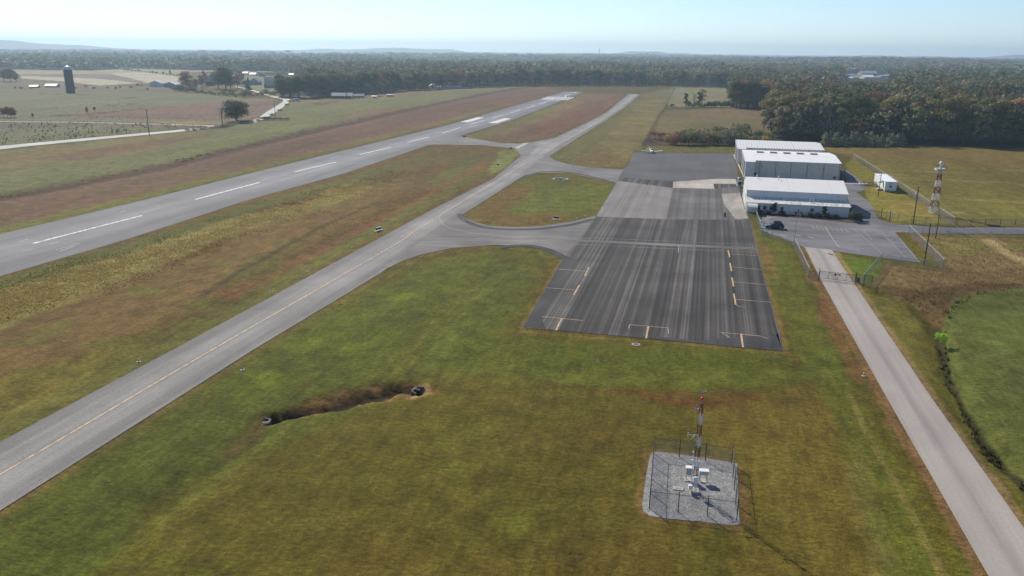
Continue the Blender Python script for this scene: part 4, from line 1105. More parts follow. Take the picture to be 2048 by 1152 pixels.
b = MB(); b.tube((0.05, 0, 10.5), (0.05, 0, 11.65), 0.025); b.tube((-0.25, 0, 11.6), (0.35, 0, 11.62), 0.022); b.lathe([(0.06, 0), (0.09, 0.06), (0.02, 0.14)], (0.35, 0, 11.62), 8); b.box((-0.3, 0, 11.7), (0.3, 0.02, 0.18)); b.build("wind_sensor", M['galv'], mast)
b = MB(); b.tube((0, 0, 6.75), (-1.25, -0.1, 6.75), 0.035); b.tube((-1.2, -0.1, 6.5), (-1.2, -0.1, 7.05), 0.05); b.tube((-0.5, -0.1, 6.72), (-0.95, -0.45, 6.4), 0.06, n=8); b.build("sensor_arm", M['white_paint'], mast)
b = MB(); b.tube((0, 0, 9.75), (-0.55, 0.05, 9.75), 0.03); b.tube((-0.55, 0.05, 9.6), (-0.55, 0.05, 10.15), 0.05); b.box((-0.45, 0.05, 9.62), (0.35, 0.12, 0.1)); b.build("small_arm", M['galv'], mast)
b = MB(); b.tube((-0.45, 0, 0.2), (-0.45, 0, 4.6), 0.035); b.lathe([(0.03, 0), (0.11, 0.08), (0.11, 0.18), (0.02, 0.26)], (-0.45, 0, 4.6), 10); b.tube((-0.5, 0.1, 3.6), (0.35, 0.1, 3.65), 0.03)
for p in ((-0.45, -0.05, 3.75), (0.2, -0.25, 3.7), (-0.3, -0.2, 3.2), (0.1, -0.3, 2.5)): b.lathe([(0.05, -0.12), (0.13, -0.06), (0.13, 0.08), (0.03, 0.15)], p, 8)
b.build("sensor_cluster", M['white_metal'], mast)
b = MB(); b.box((-0.1, -0.38, 1.7), (0.5, 0.25, 0.6)); b.build("junction_box", M['white_metal'], mast)
b = MB(); b.box((-0.55, -0.2, 0.7), (0.4, 0.35, 0.5)); b.build("junction_box", M['white_metal'], mast)
def cabinet(lbl, px, py, w_, d_, h_, zb, pad, mat):
    x, y = G(px, py)
    e = thing("instrument_cabinet", lbl, "cabinet", (x, y, 0.016), -AX * 0.5)
    b = MB(); b.bx(-w_ / 2, w_ / 2, -d_ / 2, d_ / 2, zb, zb + h_); bo = b.build("box", mat, e)
    b = MB(); b.bx(-w_ / 2 - 0.06, w_ / 2 + 0.06, -d_ / 2 - 0.06, d_ / 2 + 0.06, zb + h_ + 0.003, zb + h_ + 0.05); b.build("lid", M['white_metal'], bo)
    for sx in (-1, 1): 
        b = MB(); b.tube((sx * w_ * 0.38, 0, 0), (sx * w_ * 0.38, 0, zb - 0.003), 0.05); b.build("leg", M['galv'], e)
    b = MB(); b.bx(-pad / 2, pad / 2, -pad / 2, pad / 2, -0.01, 0.1); b.build("pad", M['concrete'], e)
cabinet("pale blue-topped instrument cabinet standing left of the weather mast", 1377, 960, 0.7, 0.5, 0.85, 0.7, 0.9, M['galv'])
cabinet("white box cabinet with a long shadow standing right of the weather mast", 1406, 963, 0.95, 0.55, 0.45, 0.9, 0.7, plain("pale_grey_cabinet", (0.55, 0.55, 0.53), 0.5))
cv = thing("access_cover", "pale concrete slab cover lying in the gravel left of the mast", "cover", (*G(1356, 978), 0.016), -0.2)
b = MB(); b.bx(-0.55, 0.55, -0.35, 0.35, 0, 0.1); b.build("slab", M['concrete'], cv)
b = MB(); b.bx(-0.3, 0.3, -0.18, 0.18, 0.102, 0.13); b.build("lid", M['galv'], cv)

# ------------------------------------------------------------------ fences
def wire_mesh(name, P, z0, z1, parent, mat):
    vs, fs, uvs, s = [], [], [], 0.0
    for (a, b_) in zip(P[:-1], P[1:]):
        l_ = (b_ - a).length; n = len(vs)
        vs += [(a.x, a.y, z0), (b_.x, b_.y, z0), (b_.x, b_.y, z1), (a.x, a.y, z1)]
        fs.append((n, n + 1, n + 2, n + 3)); uvs += [(s, 0), (s + l_, 0), (s + l_, z1 - z0), (s, z1 - z0)]; s += l_
    me = bpy.data.meshes.new(name); me.from_pydata(vs, [], fs); ul = me.uv_layers.new(name="UVMap")
    for lp in me.loops: ul.data[lp.index].uv = uvs[lp.vertex_index]
    me.materials.append(mat); o = bpy.data.objects.new(name, me); COL.objects.link(o); o.parent = parent
    return o

def fence(name, label, px, h=2.1, step=3.0, post_r=0.045, mat=None, barbed=True, fabric=True, cat="fence", group=None, post_mat=None):
    mat = mat or M['galv']; post_mat = post_mat or mat
    P = [Vector((*G(*p), 0)) for p in px]
    o = P[0].copy(); root = thing(name, label, cat, o, 0, group); P = [p - o for p in P]
    if fabric: wire_mesh("wire_mesh", P, 0.04, h, root, M['chain'])
    rb = MB()
    for a, c_ in zip(P[:-1], P[1:]):
        rb.tube(a + Vector((0, 0, h + 0.01)), c_ + Vector((0, 0, h + 0.01)), 0.028, n=6)
        if barbed:
            for k in (0.14, 0.27): rb.tube(a + Vector((0, 0, h + k)), c_ + Vector((0, 0, h + k)), 0.010, n=4)
    rb.build("top_rail", mat, root)
    pb = MB(); pb.tube((0, 0, 0), (0, 0, h + (0.34 if barbed else 0.05)), post_r, n=8)
    proto = None
    for si, (a, c_) in enumerate(zip(P[:-1], P[1:])):
        n = max(1, round((c_ - a).length / step))
        for k in range(n + (1 if si == len(P) - 2 else 0)):
            p = a.lerp(c_, k / n)
            if proto is None: proto = pb.build("post", post_mat, root); q = proto
            else: q = proto.copy(); COL.objects.link(q); q.parent = root
            q.location = p
    return root
AW = [(1298.6, 1017), (1473.4, 1039.6), (1463.4, 928.8), (1307.2, 907.3), (1298.6, 1017)]
fence("weather_station_fence", "square of dark posts and chain-link round the gravel weather station pad", AW, 2.0, 3.0, 0.05, M['dark_metal'])
fence("chain_link_fence", "short chain-link fence between the entrance canopy and the parked car", [(1512, 437.5), (1524, 471)], 2.0, 2.6)
fence("chain_link_fence", "low chain-link fence curving along the car park up to the flagpole", [(1524, 471), (1541, 478), (1560, 484), (1587, 492)], 1.5, 3.0, barbed=False)
fence("chain_link_fence", "chain-link fence running beside the drive from the flagpole to the gate", [(1588, 494), (1617, 557)], 2.1, 2.8)
fence("chain_link_fence", "short dark fence end between the drive's gate and the slanting fence", [(1617, 557), (1637, 559.5)], 1.6, 2.4, barbed=False, mat=M['dark_metal'])
fence("chain_link_fence", "slanting chain-link fence from the gate up to the car park's corner", [(1723, 572), (1763, 524)], 2.2, 2.8)
fence("chain_link_fence", "dark braced fence panel right of the gate operator box", [(1712, 567), (1743, 571)], 2.0, 1.4, mat=M['dark_metal'], barbed=False)
fence("chain_link_fence", "chain-link fence along the near edge of the car park, ending at a dark pole", [(1763, 524), (1800, 530), (1848, 536), (1886, 539)], 1.8, 3.4)
fence("chain_link_fence", "tall pale chain-link fence right of the car park, ending beside the rough ground", [(1886, 539), (1817, 467.5)], 2.2, 2.6)
fence("chain_link_fence", "chain-link fence following the near side of the road past two dark poles", [(1817, 467.5), (1900, 471), (2060, 473)], 1.9, 3.4)
fence("chain_link_fence", "tall fence with pale mesh running behind the trailer towards the red and white tower", [(1706, 318), (1808, 384), (1908, 452)], 2.3, 2.8)
fence("chain_link_fence", "far fence end joining the hangar corner and the tall pale fence", [(1670, 317), (1706, 318)], 2.0, 3.4)
fence("chain_link_fence", "dark wire fence between the lawn and the far side of the road", [(1772, 437), (1795, 444), (1850, 450), (1908, 452)], 2.0, 3.2, mat=M['dark_metal'])
fence("field_fence", "dark post and wire fence along the field past the tall fence's end", [(1912, 451), (1970, 450), (2060, 449)], 1.6, 4.2, 0.07, M['wood'], barbed=False)
fence("boundary_fence", "long wire boundary fence overgrown with weeds, from the apron up to the woods", [(1284, 296), (1298, 268), (1318, 233), (1331, 216), (1336, 200), (1349, 176)], 1.6, 12.0, 0.06, M['dark_metal'])
fence("pasture_fence", "nearer wire fence crossing the pasture beside the earth track", [(-30, 244), (140, 246), (300, 249.5), (438, 254)], 1.3, 6.0, 0.08, M['wood'], barbed=False, fabric=False)
fence("pasture_fence", "farther wire fence crossing the pasture below the orange trees", [(60, 236), (180, 235.5), (300, 239.5), (410, 242)], 1.3, 6.0, 0.08, M['wood'], barbed=False, fabric=False)
fence("pasture_fence", "roadside wire fence on the pasture side of the pale farm road", [(-20, 291), (130, 280), (260, 266), (372, 256)], 1.3, 6.0, 0.08, M['wood'], barbed=False, fabric=False)

# gate across the drive, with its operator and signs
gp, gq = Vector((*G(1637.5, 558), 0)), Vector((*G(1710.5, 566.5), 0))
gd = (gq - gp); gl = gd.length
gate = thing("drive_gate", "wide dark cantilever gate with two round signs, closed across the drive", "gate", gp, math.atan2(gd.y, gd.x))
fm = MB()
for z in (0.25, 1.75): fm.tube((0.1, 0, z), (gl - 0.1, 0, z), 0.035)
nb = 4
for i in range(nb + 1): fm.tube((0.1 + (gl - 0.2) * i / nb, 0, 0.25), (0.1 + (gl - 0.2) * i / nb, 0, 1.75), 0.03)
for i in range(nb): fm.tube((0.1 + (gl - 0.2) * i / nb, 0, 1.75), (0.1 + (gl - 0.2) * (i + 1) / nb, 0, 0.25), 0.018)
fm.build("gate_frame", M['dark_metal'], gate)
wire_mesh("wire_mesh", [Vector((0.1, 0.01, 0)), Vector((gl - 0.1, 0.01, 0))], 0.27, 1.73, gate, M['chain'])
for x in (0, gl):
    b = MB(); b.tube((x, 0.06, 0), (x, 0.06, 2.35), 0.075, n=10); b.build("gate_post", M['dark_metal'], gate)
for x in (gl * 0.44, gl * 0.555):
    b = MB(); b.tube((x, -0.05, 1.35), (x, -0.03, 1.35), 0.26 if x < gl / 2 else 0.2, n=20); sg = b.build("sign", plain("sign_dark", (0.07, 0.06, 0.065), 0.5), gate)
    b = MB(); b.tube((x, -0.056, 1.35), (x, -0.051, 1.35), 0.12 if x < gl / 2 else 0.1, n=16); b.build("sign_face", M['dark_metal'] if x < gl / 2 else M['galv'], sg)
op = thing("gate_operator", "small black gate operator box standing right of the drive's gate", "gate operator", (*G(1715.5, 565), 0), -0.2)
b = MB(); b.bx(-0.28, 0.28, -0.2, 0.2, 0.1, 0.95); b.box((0, 0, 0.98), (0.62, 0.46, 0.06)); b.build("housing", M['black'], op)
b = MB(); b.bx(-0.4, 0.4, -0.3, 0.3, 0, 0.098); b.build("plinth", M['concrete'], op)
# lane gate behind the terminal
lp, lq = Vector((*G(1727, 432.5), 0)), Vector((*G(1760, 434.5), 0)); ld = lq - lp
lg = thing("lane_gate", "pale sliding gate across the lane at the terminal's right corner", "gate", lp, math.atan2(ld.y, ld.x))
b = MB()
for z in (0.2, 1.9): b.tube((0, 0, z), (ld.length, 0, z), 0.03)
for i in range(6): b.tube((ld.length * i / 5, 0, 0.2), (ld.length * i / 5, 0, 1.9), 0.025)
b.build("gate_frame", M['galv'], lg)
wire_mesh("wire_mesh", [Vector((0, 0.01, 0)), Vector((ld.length, 0.01, 0))], 0.2, 1.9, lg, M['chain'])
b = MB(); b.tube((ld.length + 0.3, 0, 0), (ld.length + 0.3, 0, 2.6), 0.09, n=10); b.build("gate_post", M['dark_metal'], lg)
b = MB(); b.box((ld.length * 0.15, -0.05, 1.4), (0.4, 0.03, 0.4)); b.build("sign", M['dark_metal'], lg)
kb = thing("keypad_post", "small grey gate keypad on a post beside the curved lane", "keypad", (*G(1767, 433), 0))
b = MB(); b.tube((0, 0, 0), (0, 0, 1.1), 0.05); b.build("post", M['galv'], kb)
b = MB(); b.box((0, -0.02, 1.22), (0.35, 0.25, 0.45)); b.build("box", M['galv'], kb)
gq_ = thing("wooden_fence_post", "stout pale timber post at the bend of the road by the lane gate", "post", (*G(1779, 441), 0))
b = MB(); b.tube((0, 0, 0), (0, 0, 2.6), 0.16, 0.14, 10); b.lathe([(0.15, 0), (0.12, 0.08), (0.02, 0.12)], (0, 0, 2.6), 10); b.build("timber", OLDWOOD, gq_)

# ------------------------------------------------------------------ beacon tower
bx_, by_ = G(1866.5, 428)
tw = thing("beacon_tower", "red and white banded lattice tower carrying a railed platform and white beacon", "tower", (bx_, by_, 0))
zt = [0, 2.0, 4.0, 6.0, 8.0, 9.9, 11.9]
for i in range(6):
    s0, s1 = 1.48 - 0.84 * zt[i] / 11.9, 1.48 - 0.84 * zt[i + 1] / 11.9
    b = MB(); lattice_section(b, zt[i], zt[i + 1], s0, s1, 4, 0.095, 0.055, 1)
    b.build("lattice_section", M['white_paint'] if i % 2 == 0 else M['red_paint'], tw)
b = MB(); lattice_section(b, 11.9, 13.0, 0.64, 0.6, 4, 0.09, 0.05, 1); b.build("lattice_section", M['white_paint'], tw)
b = MB(); b.box((0, 0, 13.05), (2.6, 2.6, 0.12), -AX); pf = b.build("platform", M['white_paint'], tw)
b = MB()
Mz = Matrix.Rotation(-AX, 4, 'Z')
for z in (13.6, 14.1):
    c4 = [Mz @ Vector((sx * 1.3, sy * 1.3, z)) for sx, sy in ((-1, -1), (1, -1), (1, 1), (-1, 1), (-1, -1))]
    b.path(c4, 0.035)
for sx in (-1, 0, 1):
    for sy in (-1, 0, 1):
        if sx or sy: p = Mz @ Vector((sx * 1.3, sy * 1.3, 0)); b.tube((p.x, p.y, 13.1), (p.x, p.y, 14.1), 0.035)
b.build("railing", M['red_paint'], pf)
b = MB(); b.box((0, 0, 13.35), (2.64, 2.64, 0.3), -AX); b.build("toe_board", M['white_paint'], pf)
b = MB(); b.tube((0, 0, 13.12), (0, 0, 14.5), 0.32, 0.3, 12); b.build("pedestal", M['white_paint'], tw)
b = MB(); b.lathe([(0.3, 0), (0.52, 0.15), (0.56, 0.55), (0.45, 0.85), (0.2, 1.02), (0.03, 1.08)], (0, 0, 14.5), 16); b.build("beacon", M['white_metal'], tw, True)
b = MB(); b.tube((0, 0, 15.5), (0, 0, 16.2), 0.03); b.build("lightning_rod", M['galv'], tw)

# ------------------------------------------------------------------ poles and lines
def utility_pole(label, px, py, h, parts=(), r=0.15, lean=(0, 0), group=None):
    o = thing("utility_pole", label, "utility pole", (*G(px, py), 0), 0, group)
    b = MB(); b.tube((0, 0, 0), (lean[0], lean[1], h), r, r * 0.72, 10); b.build("pole", M['wood'], o)
    if 'arm' in parts:
        b = MB(); b.box((lean[0], lean[1], h - 0.35), (2.4, 0.12, 0.14), -AX)
        for s in (-1, -0.45, 0.45, 1): q = Mz @ Vector((s * 1.1, 0, 0)); b.tube((q.x + lean[0], q.y + lean[1], h - 0.28), (q.x + lean[0], q.y + lean[1], h - 0.05), 0.05)
        b.build("crossarm", M['wood'], o)
    if 'can' in parts:
        b = MB(); b.lathe([(0.22, 0), (0.27, 0.05), (0.27, 0.85), (0.2, 0.95)], (lean[0] * 0.8 - 0.4, -0.1, h - 2.9), 12); b.build("transformer", M['galv'], o)
        b = MB(); b.tube((lean[0] - 0.1, 0, h - 0.9), (lean[0] + 0.5, 0, h - 0.8), 0.04); b.tube((lean[0] - 0.1, 0, h - 0.2), (lean[0] - 0.25, 0, h + 0.25), 0.06); b.build("insulator", M['white_metal'], o)
    if 'lamp' in parts:
        b = MB(); b.tube((lean[0], lean[1], h - 0.9), (lean[0] - 0.5, -0.4, h - 0.8), 0.04); b.box((lean[0] - 0.7, -0.5, h - 0.85), (0.45, 0.3, 0.18)); b.build("lamp", M['galv'], o)
    return o
utility_pole("brown utility pole with a grey transformer can standing on the lawn by the fence", 1826, 448, 10.5, ('can',), 0.17)
utility_pole("dark bare pole standing at the corner of the car park's near fence", 1848, 529, 9.4, (), 0.15)
utility_pole("dark bare pole across the road from the red and white tower", 1871, 477, 6.3, (), 0.13)
utility_pole("thin dark light pole standing in front of the white trailer", 1756.5, 391.5, 7.6, ('lamp',), 0.12)
utility_pole("weathered pole with a crossarm standing beside the pale farm road", 298.7, 271, 13.5, ('arm',), 0.22)
utility_pole("slim pole at the bend of the pale farm road near the scrub", 551, 238, 11.5, (), 0.2)
utility_pole("thin lamp pole beside the hangar's rear corner and the lawn", 1686, 365, 5.5, ('lamp',), 0.1)
WIRE = plain("wire_material", (0.35, 0.35, 0.34), 0.4, 0.5)
def cable(label, a, b_, sag, r, cat="power line", group=None):
    a, b_ = Vector(a), Vector(b_)
    mb = MB(); n = 14
    pts = [a.lerp(b_, i / n) - Vector((0, 0, sag * 4 * (i / n) * (1 - i / n))) for i in range(n + 1)]
    mb.path([p - a for p in pts], r, 5)
    o = mb.build("power_line", WIRE); o.location = a
    return tag(o, label, cat, group)
p2 = Vector((*G(1826, 448), 10.3))
cable("upper power line sagging from the transformer pole towards the right edge", p2, (*G(2110, 546, 8.6), 8.6), 0.6, 0.022)
cable("lower power line running beside the tall fence towards the right edge", (*G(1871, 477), 6.2), (*G(2110, 566, 6.0), 6.0), 0.5, 0.02)
cable("thin service line between the transformer pole and the pole across the road", p2 - Vector((0, 0, 1)), (*G(1871, 477), 6.1), 0.4, 0.014)
cable("bright cable hanging above the right-hand woods, nearest span", (*G(1822, 185, 24), 24), (*G(2100, 213, 21), 21), 2.0, 0.07)
cable("bright cable hanging above the right-hand woods, farther span", (*G(1700, 171, 26), 26), (*G(1822, 185, 24), 24), 2.2, 0.08)
# tall far mast
fx, fy = G(1198, 121.5)
fmast = thing("radio_mast", "thin grey radio mast rising above the far woods on the skyline", "radio mast", (fx, fy, 0))
b = MB(); lattice_section(b, 0, 66, 1.6, 0.9, 3, 0.5, 0.28, 12); b.build("lattice", M['dark_metal'], fmast)
b = MB()
for k in range(3): a = 2.1 * k; b.box((1.8 * math.cos(a), 1.8 * math.sin(a), 63), (1.0, 1.0, 4.2))
b.build("antenna", M['galv'], fmast)

# ------------------------------------------------------------------ signs, lights, headwalls on the airfield
def air_sign(label, px, py, w_, rz, slab=True):
    o = thing("airfield_sign", label, "sign", (*G(px, py), max(-0.004, -0.02)), rz)
    b = MB(); b.bx(-w_ / 2, w_ / 2, -0.12, 0.12, 0.28, 0.85); b.build("panel", M['black'], o)
    for s in (-1, 1):
        b = MB(); b.tube((s * w_ * 0.36, 0, 0), (s * w_ * 0.36, 0, 0.279), 0.05); b.build("leg", M['galv'], o)
    b = MB(); b.bx(-w_ / 2, w_ / 2, -0.125, 0.125, 0.852, 0.88); b.build("top_edge", M['white_paint'], o)
    if slab: b = MB(); b.bx(-w_ / 2 - 0.5, w_ / 2 + 0.5, -0.5, 0.5, -0.2, 0.05); b.build("slab", M['concrete'], o)
air_sign("black-backed airfield sign on a slab between runway and taxiway, nearest the camera", 757, 461, 1.9, R(62))
air_sign("black sign on a white slab at the bottom edge of the grass island", 1113, 438.5, 1.4, R(-14))
air_sign("low black sign in the grass beside the runway end of the far link", 929, 274.5, 1.8, R(-8), False)
air_sign("dark sign in the pale grass beside the white hold line", 1021.5, 298, 1.2, R(-10), False)
air_sign("small dark sign beside the taxiway opposite the grass island's tip", 995.5, 331.5, 1.0, R(50), True)
def edge_light(lbl, px, py, grp):
    x, y = G(px, py)
    o = thing("edge_light", lbl, "edge light", (x, y, ground_z(x, y)), 0, grp)
    b = MB(); b.lathe([(0.32, -0.1), (0.32, 0.05), (0.28, 0.07)], n=14); b.build("pad", M['concrete'], o)
    b = MB(); b.lathe([(0.08, 0.09), (0.08, 0.3), (0.11, 0.32), (0.1, 0.44), (0.03, 0.5)], n=10); b.build("lamp", M['galv'], o)
for p in ((276.7, 717.7), (542.7, 577.8), (615.6, 539.6), (704.4, 493.5), (773, 456), (862, 409), (913, 381.8), (951, 360.7), (975, 349)):
    edge_light("taxiway edge light on a round pale pad, infield side of the taxiway", *p, "infield taxiway lights")
for p in ((1042.6, 364.6), (1007.8, 387.8), (966, 416), (940.6, 434.4), (1154.3, 437.7), (1170.5, 431)):
    edge_light("taxiway edge light on a round pale pad in the grass island", *p, "grass island taxiway lights")
edge_light("lone edge light on a pale pad in the green turf above the ditch", 485, 739.6, None)
edge_light("lone edge light on a pale pad beside the near runway edge", 247.6, 486.8, None)
edge_light("lone edge light in the turf left of the apron's narrow neck", 1082, 506.5, None)
edge_light("small white marker on the earth verge left of the drive", 1727.5, 751, None)
mc = thing("manhole_cover", "rusty round cover in the turf below the apron's middle", "manhole cover", (*G(1272, 689), -0.004))
b = MB(); b.lathe([(0.7, 0), (0.7, 0.05), (0.6, 0.07)], n=20); b.build("ring", M['concrete'], mc)
b = MB(); b.lathe([(0.5, 0.072), (0.48, 0.1)], n=18); b.build("lid", plain("rust", (0.2, 0.1, 0.06), 0.9), mc)
di = thing("drain_inlet", "grey stone-ringed drain inlet with a dark mouth at the grass island's top", "drain inlet", (*G(1121, 358.5), 0), -0.15)
b = MB()
for k in range(12):
    a = 2 * math.pi * k / 12
    if not 4.0 < a < 5.2: b.box((2.6 * math.cos(a), 2.4 * math.sin(a), 0.05), (1.2, 0.7, 0.3), a + 1.57)
b.build("stone_ring", M['galv'], di)
b = MB(); b.bx(-0.6, 1.4, -1.6, 0.6, 0.0, 0.12); b.build("apron_slab", M['galv'], di)
b = MB(); b.bx(-0.4, 1.3, -1.7, 0.4, 0.122, 0.3); b.build("mouth", M['black'], di)
HWALL = plain("old_concrete", (0.17, 0.155, 0.135), 0.95, vary=0.5, scale=3)
def headwall(label, px, py, w_, rz, h_, zb):
    o = thing("culvert_headwall", label, "headwall", (*G(px, py), zb), rz)
    b = MB(); b.bx(-w_ / 2, w_ / 2, -0.15, 0.15, -0.2, h_); b.build("wall", HWALL, o)
    for s in (-1, 1):
        b = MB(); b.box((s * (w_ / 2 + 0.32), -0.45, h_ * 0.4), (0.16, 1.1, h_ * 1.1), s * 0.5); b.build("wing_wall", HWALL, o)
    b = MB(); b.tube((0, -0.17, 0.45), (0, -0.9, 0.35), 0.36, n=14); b.build("pipe", M['black'], o)
headwall("concrete culvert headwall with a pipe at the ditch's left end", 538, 836, 1.0, R(-90), 0.9, -1.3)
headwall("pale concrete headwall lying across the ditch's right end", 828, 772, 1.3, R(70), 0.7, -1.1)

# ------------------------------------------------------------------ planting bed and mulch by the terminal
st("planting_bed", [(1520, 427), (1560, 429.5), (1620, 433), (1698, 437.5), (1714, 441), (1712, 446.5), (1696, 446), (1640, 439.5), (1560, 434), (1530, 431.5)], 0.034, plain("mulch_material", (0.06, 0.04, 0.03), 0.95, vary=0.4))

# ------------------------------------------------------------------ trees: leaf-sized faces spread through lobed crowns
def leaf_cloud(centers, radii, n, size, rg, flat=0.8, tri=False, inner=0.45):
    """n leaf faces on and inside a set of ellipsoid lobes; returns verts, verts per face, shade"""
    centers, radii = np.asarray(centers, float), np.asarray(radii, float)
    p = radii.prod(1) ** (2 / 3); p /= p.sum()
    k = rg.choice(len(centers), n, p=p)
    d = rg.normal(size=(n, 3)); d /= np.linalg.norm(d, axis=1)[:, None]
    d[:, 2] = np.where((d[:, 2] < -0.35), -d[:, 2] * 0.6, d[:, 2])
    rr = np.where(rg.random(n) < 0.82, rg.uniform(0.85, 1.08, n), rg.uniform(inner, 0.9, n))
    pos = centers[k] + d * radii[k] * rr[:, None]
    nrm = d / radii[k] + rg.normal(size=(n, 3)) * 0.6 / radii[k].mean()
    nrm /= np.linalg.norm(nrm, axis=1)[:, None]
    a = np.cross(nrm, rg.normal(size=(n, 3))); a /= np.linalg.norm(a, axis=1)[:, None] + 1e-9
    b = np.cross(nrm, a)
    s = (size * rg.uniform(0.6, 1.3, n))[:, None]
    lobe_shade = rg.uniform(0.72, 1.3, len(centers))[k]
    sh = lobe_shade * rg.uniform(0.7, 1.3, n)
    if tri: V_ = np.stack([pos + a * s, pos - a * s * 0.5 + b * s * 0.87, pos - a * s * 0.5 - b * s * 0.87], 1)
    else: V_ = np.stack([pos + a * s, pos + b * s * flat + nrm * s * 0.2, pos - a * s, pos - b * s * flat + nrm * s * 0.2], 1)
    hue = rg.normal(0, 0.08, n)
    C_ = np.stack([sh * (1 + hue), sh, sh * (1 - hue * 0.6), np.ones(n)], 1) * np.array([1.62, 1.54, 1.40, 1])
    return V_, C_

def cloud_mesh(name, V_, C_, mat=None):
    n, k, _ = V_.shape
    me = bpy.data.meshes.new(name)
    me.vertices.add(n * k); me.vertices.foreach_set("co", V_.astype(np.float32).ravel())
    me.loops.add(n * k); me.loops.foreach_set("vertex_index", np.arange(n * k, dtype=np.int32))
    me.polygons.add(n); me.polygons.foreach_set("loop_start", np.arange(0, n * k, k, dtype=np.int32))
    me.update(calc_edges=True)
    at = me.attributes.new("col", 'FLOAT_COLOR', 'POINT'); at.data.foreach_set("color", np.repeat(C_, k, 0).astype(np.float32).ravel())
    me.materials.append(mat or M['leaf'])
    return me

def lobes_round(h, r, zb, n, rg, up=1.0, spread=0.62):
    """lobes filling a crown of radius r from zb to h"""
    cs, rs = [], []
    cz, rz = (zb + h) / 2, (h - zb) / 2
    for i in range(n):
        a = 2 * math.pi * (i + rg.uniform(-0.3, 0.3)) / n * 2.4
        t = (i + 0.5) / n
        z = cz + (t * 2 - 1) * rz * 0.72
        w = (0.3 + 0.7 * math.sqrt(max(0.05, 1 - ((z - cz) / rz) ** 2))) * r * spread * rg.uniform(0.55, 1.15)
        lr = r * rg.uniform(0.38, 0.62)
        cs.append((w * math.cos(a), w * math.sin(a), z)); rs.append((lr, lr, lr * rg.uniform(0.65, 0.95)))
    return cs, rs

def trunk_mesh(name, h, r, top, lobes, rg, bare=False):
    b = MB(); b.tube((0, 0, -0.2), (0.1, 0.0, h * 0.45), r, r * 0.7, 8); b.tube((0.1, 0, h * 0.45), (0, 0.1, top), r * 0.7, r * 0.25, 7)
    for c in lobes[:: max(1, len(lobes) // (14 if bare else 6))]:
        z0 = h * rg.uniform(0.3, 0.6)
        b.tube((0.05, 0, z0), c, r * 0.34, r * 0.08, 5)
        if bare:
            for q in range(3):
                e = Vector(c) + Vector((rg.normal() * 1.3, rg.normal() * 1.3, rg.uniform(0.3, 1.8))); b.tube(Vector(c).lerp(Vector((0, 0, z0)), 0.3 * q), e, r * 0.12, 0.03, 4)
    me = bpy.data.meshes.new(name); me.from_pydata(b.v, [], b.f); me.materials.append(M['bark']); me.update()
    return me

PROTO = {}
def proto(kind, seed, h, r, zb, nl, leaves, size, tr, spread=0.62, bare=False, conic=False):
    rg = np.random.default_rng(seed)
    if conic:
        cs, rs = [], []
        for i in range(nl):
            t = (i + 0.5) / nl; z = zb + (h - zb) * t * 0.96; w = r * (1 - t) ** 0.85
            for q in range(3):
                a = rg.uniform(0, 6.28); cs.append((w * 0.5 * math.cos(a), w * 0.5 * math.sin(a), z)); rs.append((w * 0.55 + 0.25, w * 0.55 + 0.25, (h - zb) / nl * 0.75))
    else: cs, rs = lobes_round(h, r, zb, nl, rg, spread=spread)
    cm = None
    if leaves:
        V_, C_ = leaf_cloud(cs, rs, leaves, size, rg); cm = cloud_mesh("crown", V_, C_)
    tm = trunk_mesh("trunk", h, tr, h * (0.94 if conic else 0.8), cs, rg, bare)
    PROTO.setdefault(kind, []).append((cm, tm, h, r))

for sd in (1, 2, 3): proto('oak', sd, 20, 6.6, 2.2, 24, 5600, 0.36, 0.42, 0.55)
for sd in (4, 5, 6): proto('tall', sd, 21, 4.6, 5.5, 14, 3400, 0.34, 0.34, 0.6)
for sd in (7, 8): proto('pine', sd, 22, 4.2, 8.0, 12, 2600, 0.32, 0.34, 0.55)
for sd in (9, 10): proto('conifer', sd, 13, 4.3, 0.6, 9, 1700, 0.36, 0.28, conic=True)
for sd in (11, 12): proto('young_pine', sd, 5, 1.7, 0.3, 6, 420, 0.26, 0.09, conic=True)
for sd in (13, 14, 15): proto('bush', sd, 5, 3.0, 0.2, 9, 900, 0.26, 0.10, 0.7)
for sd in (16, 17): proto('bare', sd, 14, 3.4, 5, 14, 0, 0.3, 0.3, bare=True)
for sd in (18, 19): proto('shrub', sd, 1.5, 1.1, 0.05, 7, 700, 0.10, 0.05, 0.5)
for sd in (20, 21): proto('sparse', sd, 18, 4.2, 4, 12, 520, 0.42, 0.3, 0.7)
for sd in (22,): proto('big_oak', sd, 13, 8.0, 0.6, 30, 7000, 0.30, 0.5, 0.6)
for sd in (22,): proto('column', sd, 17, 2.6, 1.0, 12, 1300, 0.34, 0.25, 0.45)

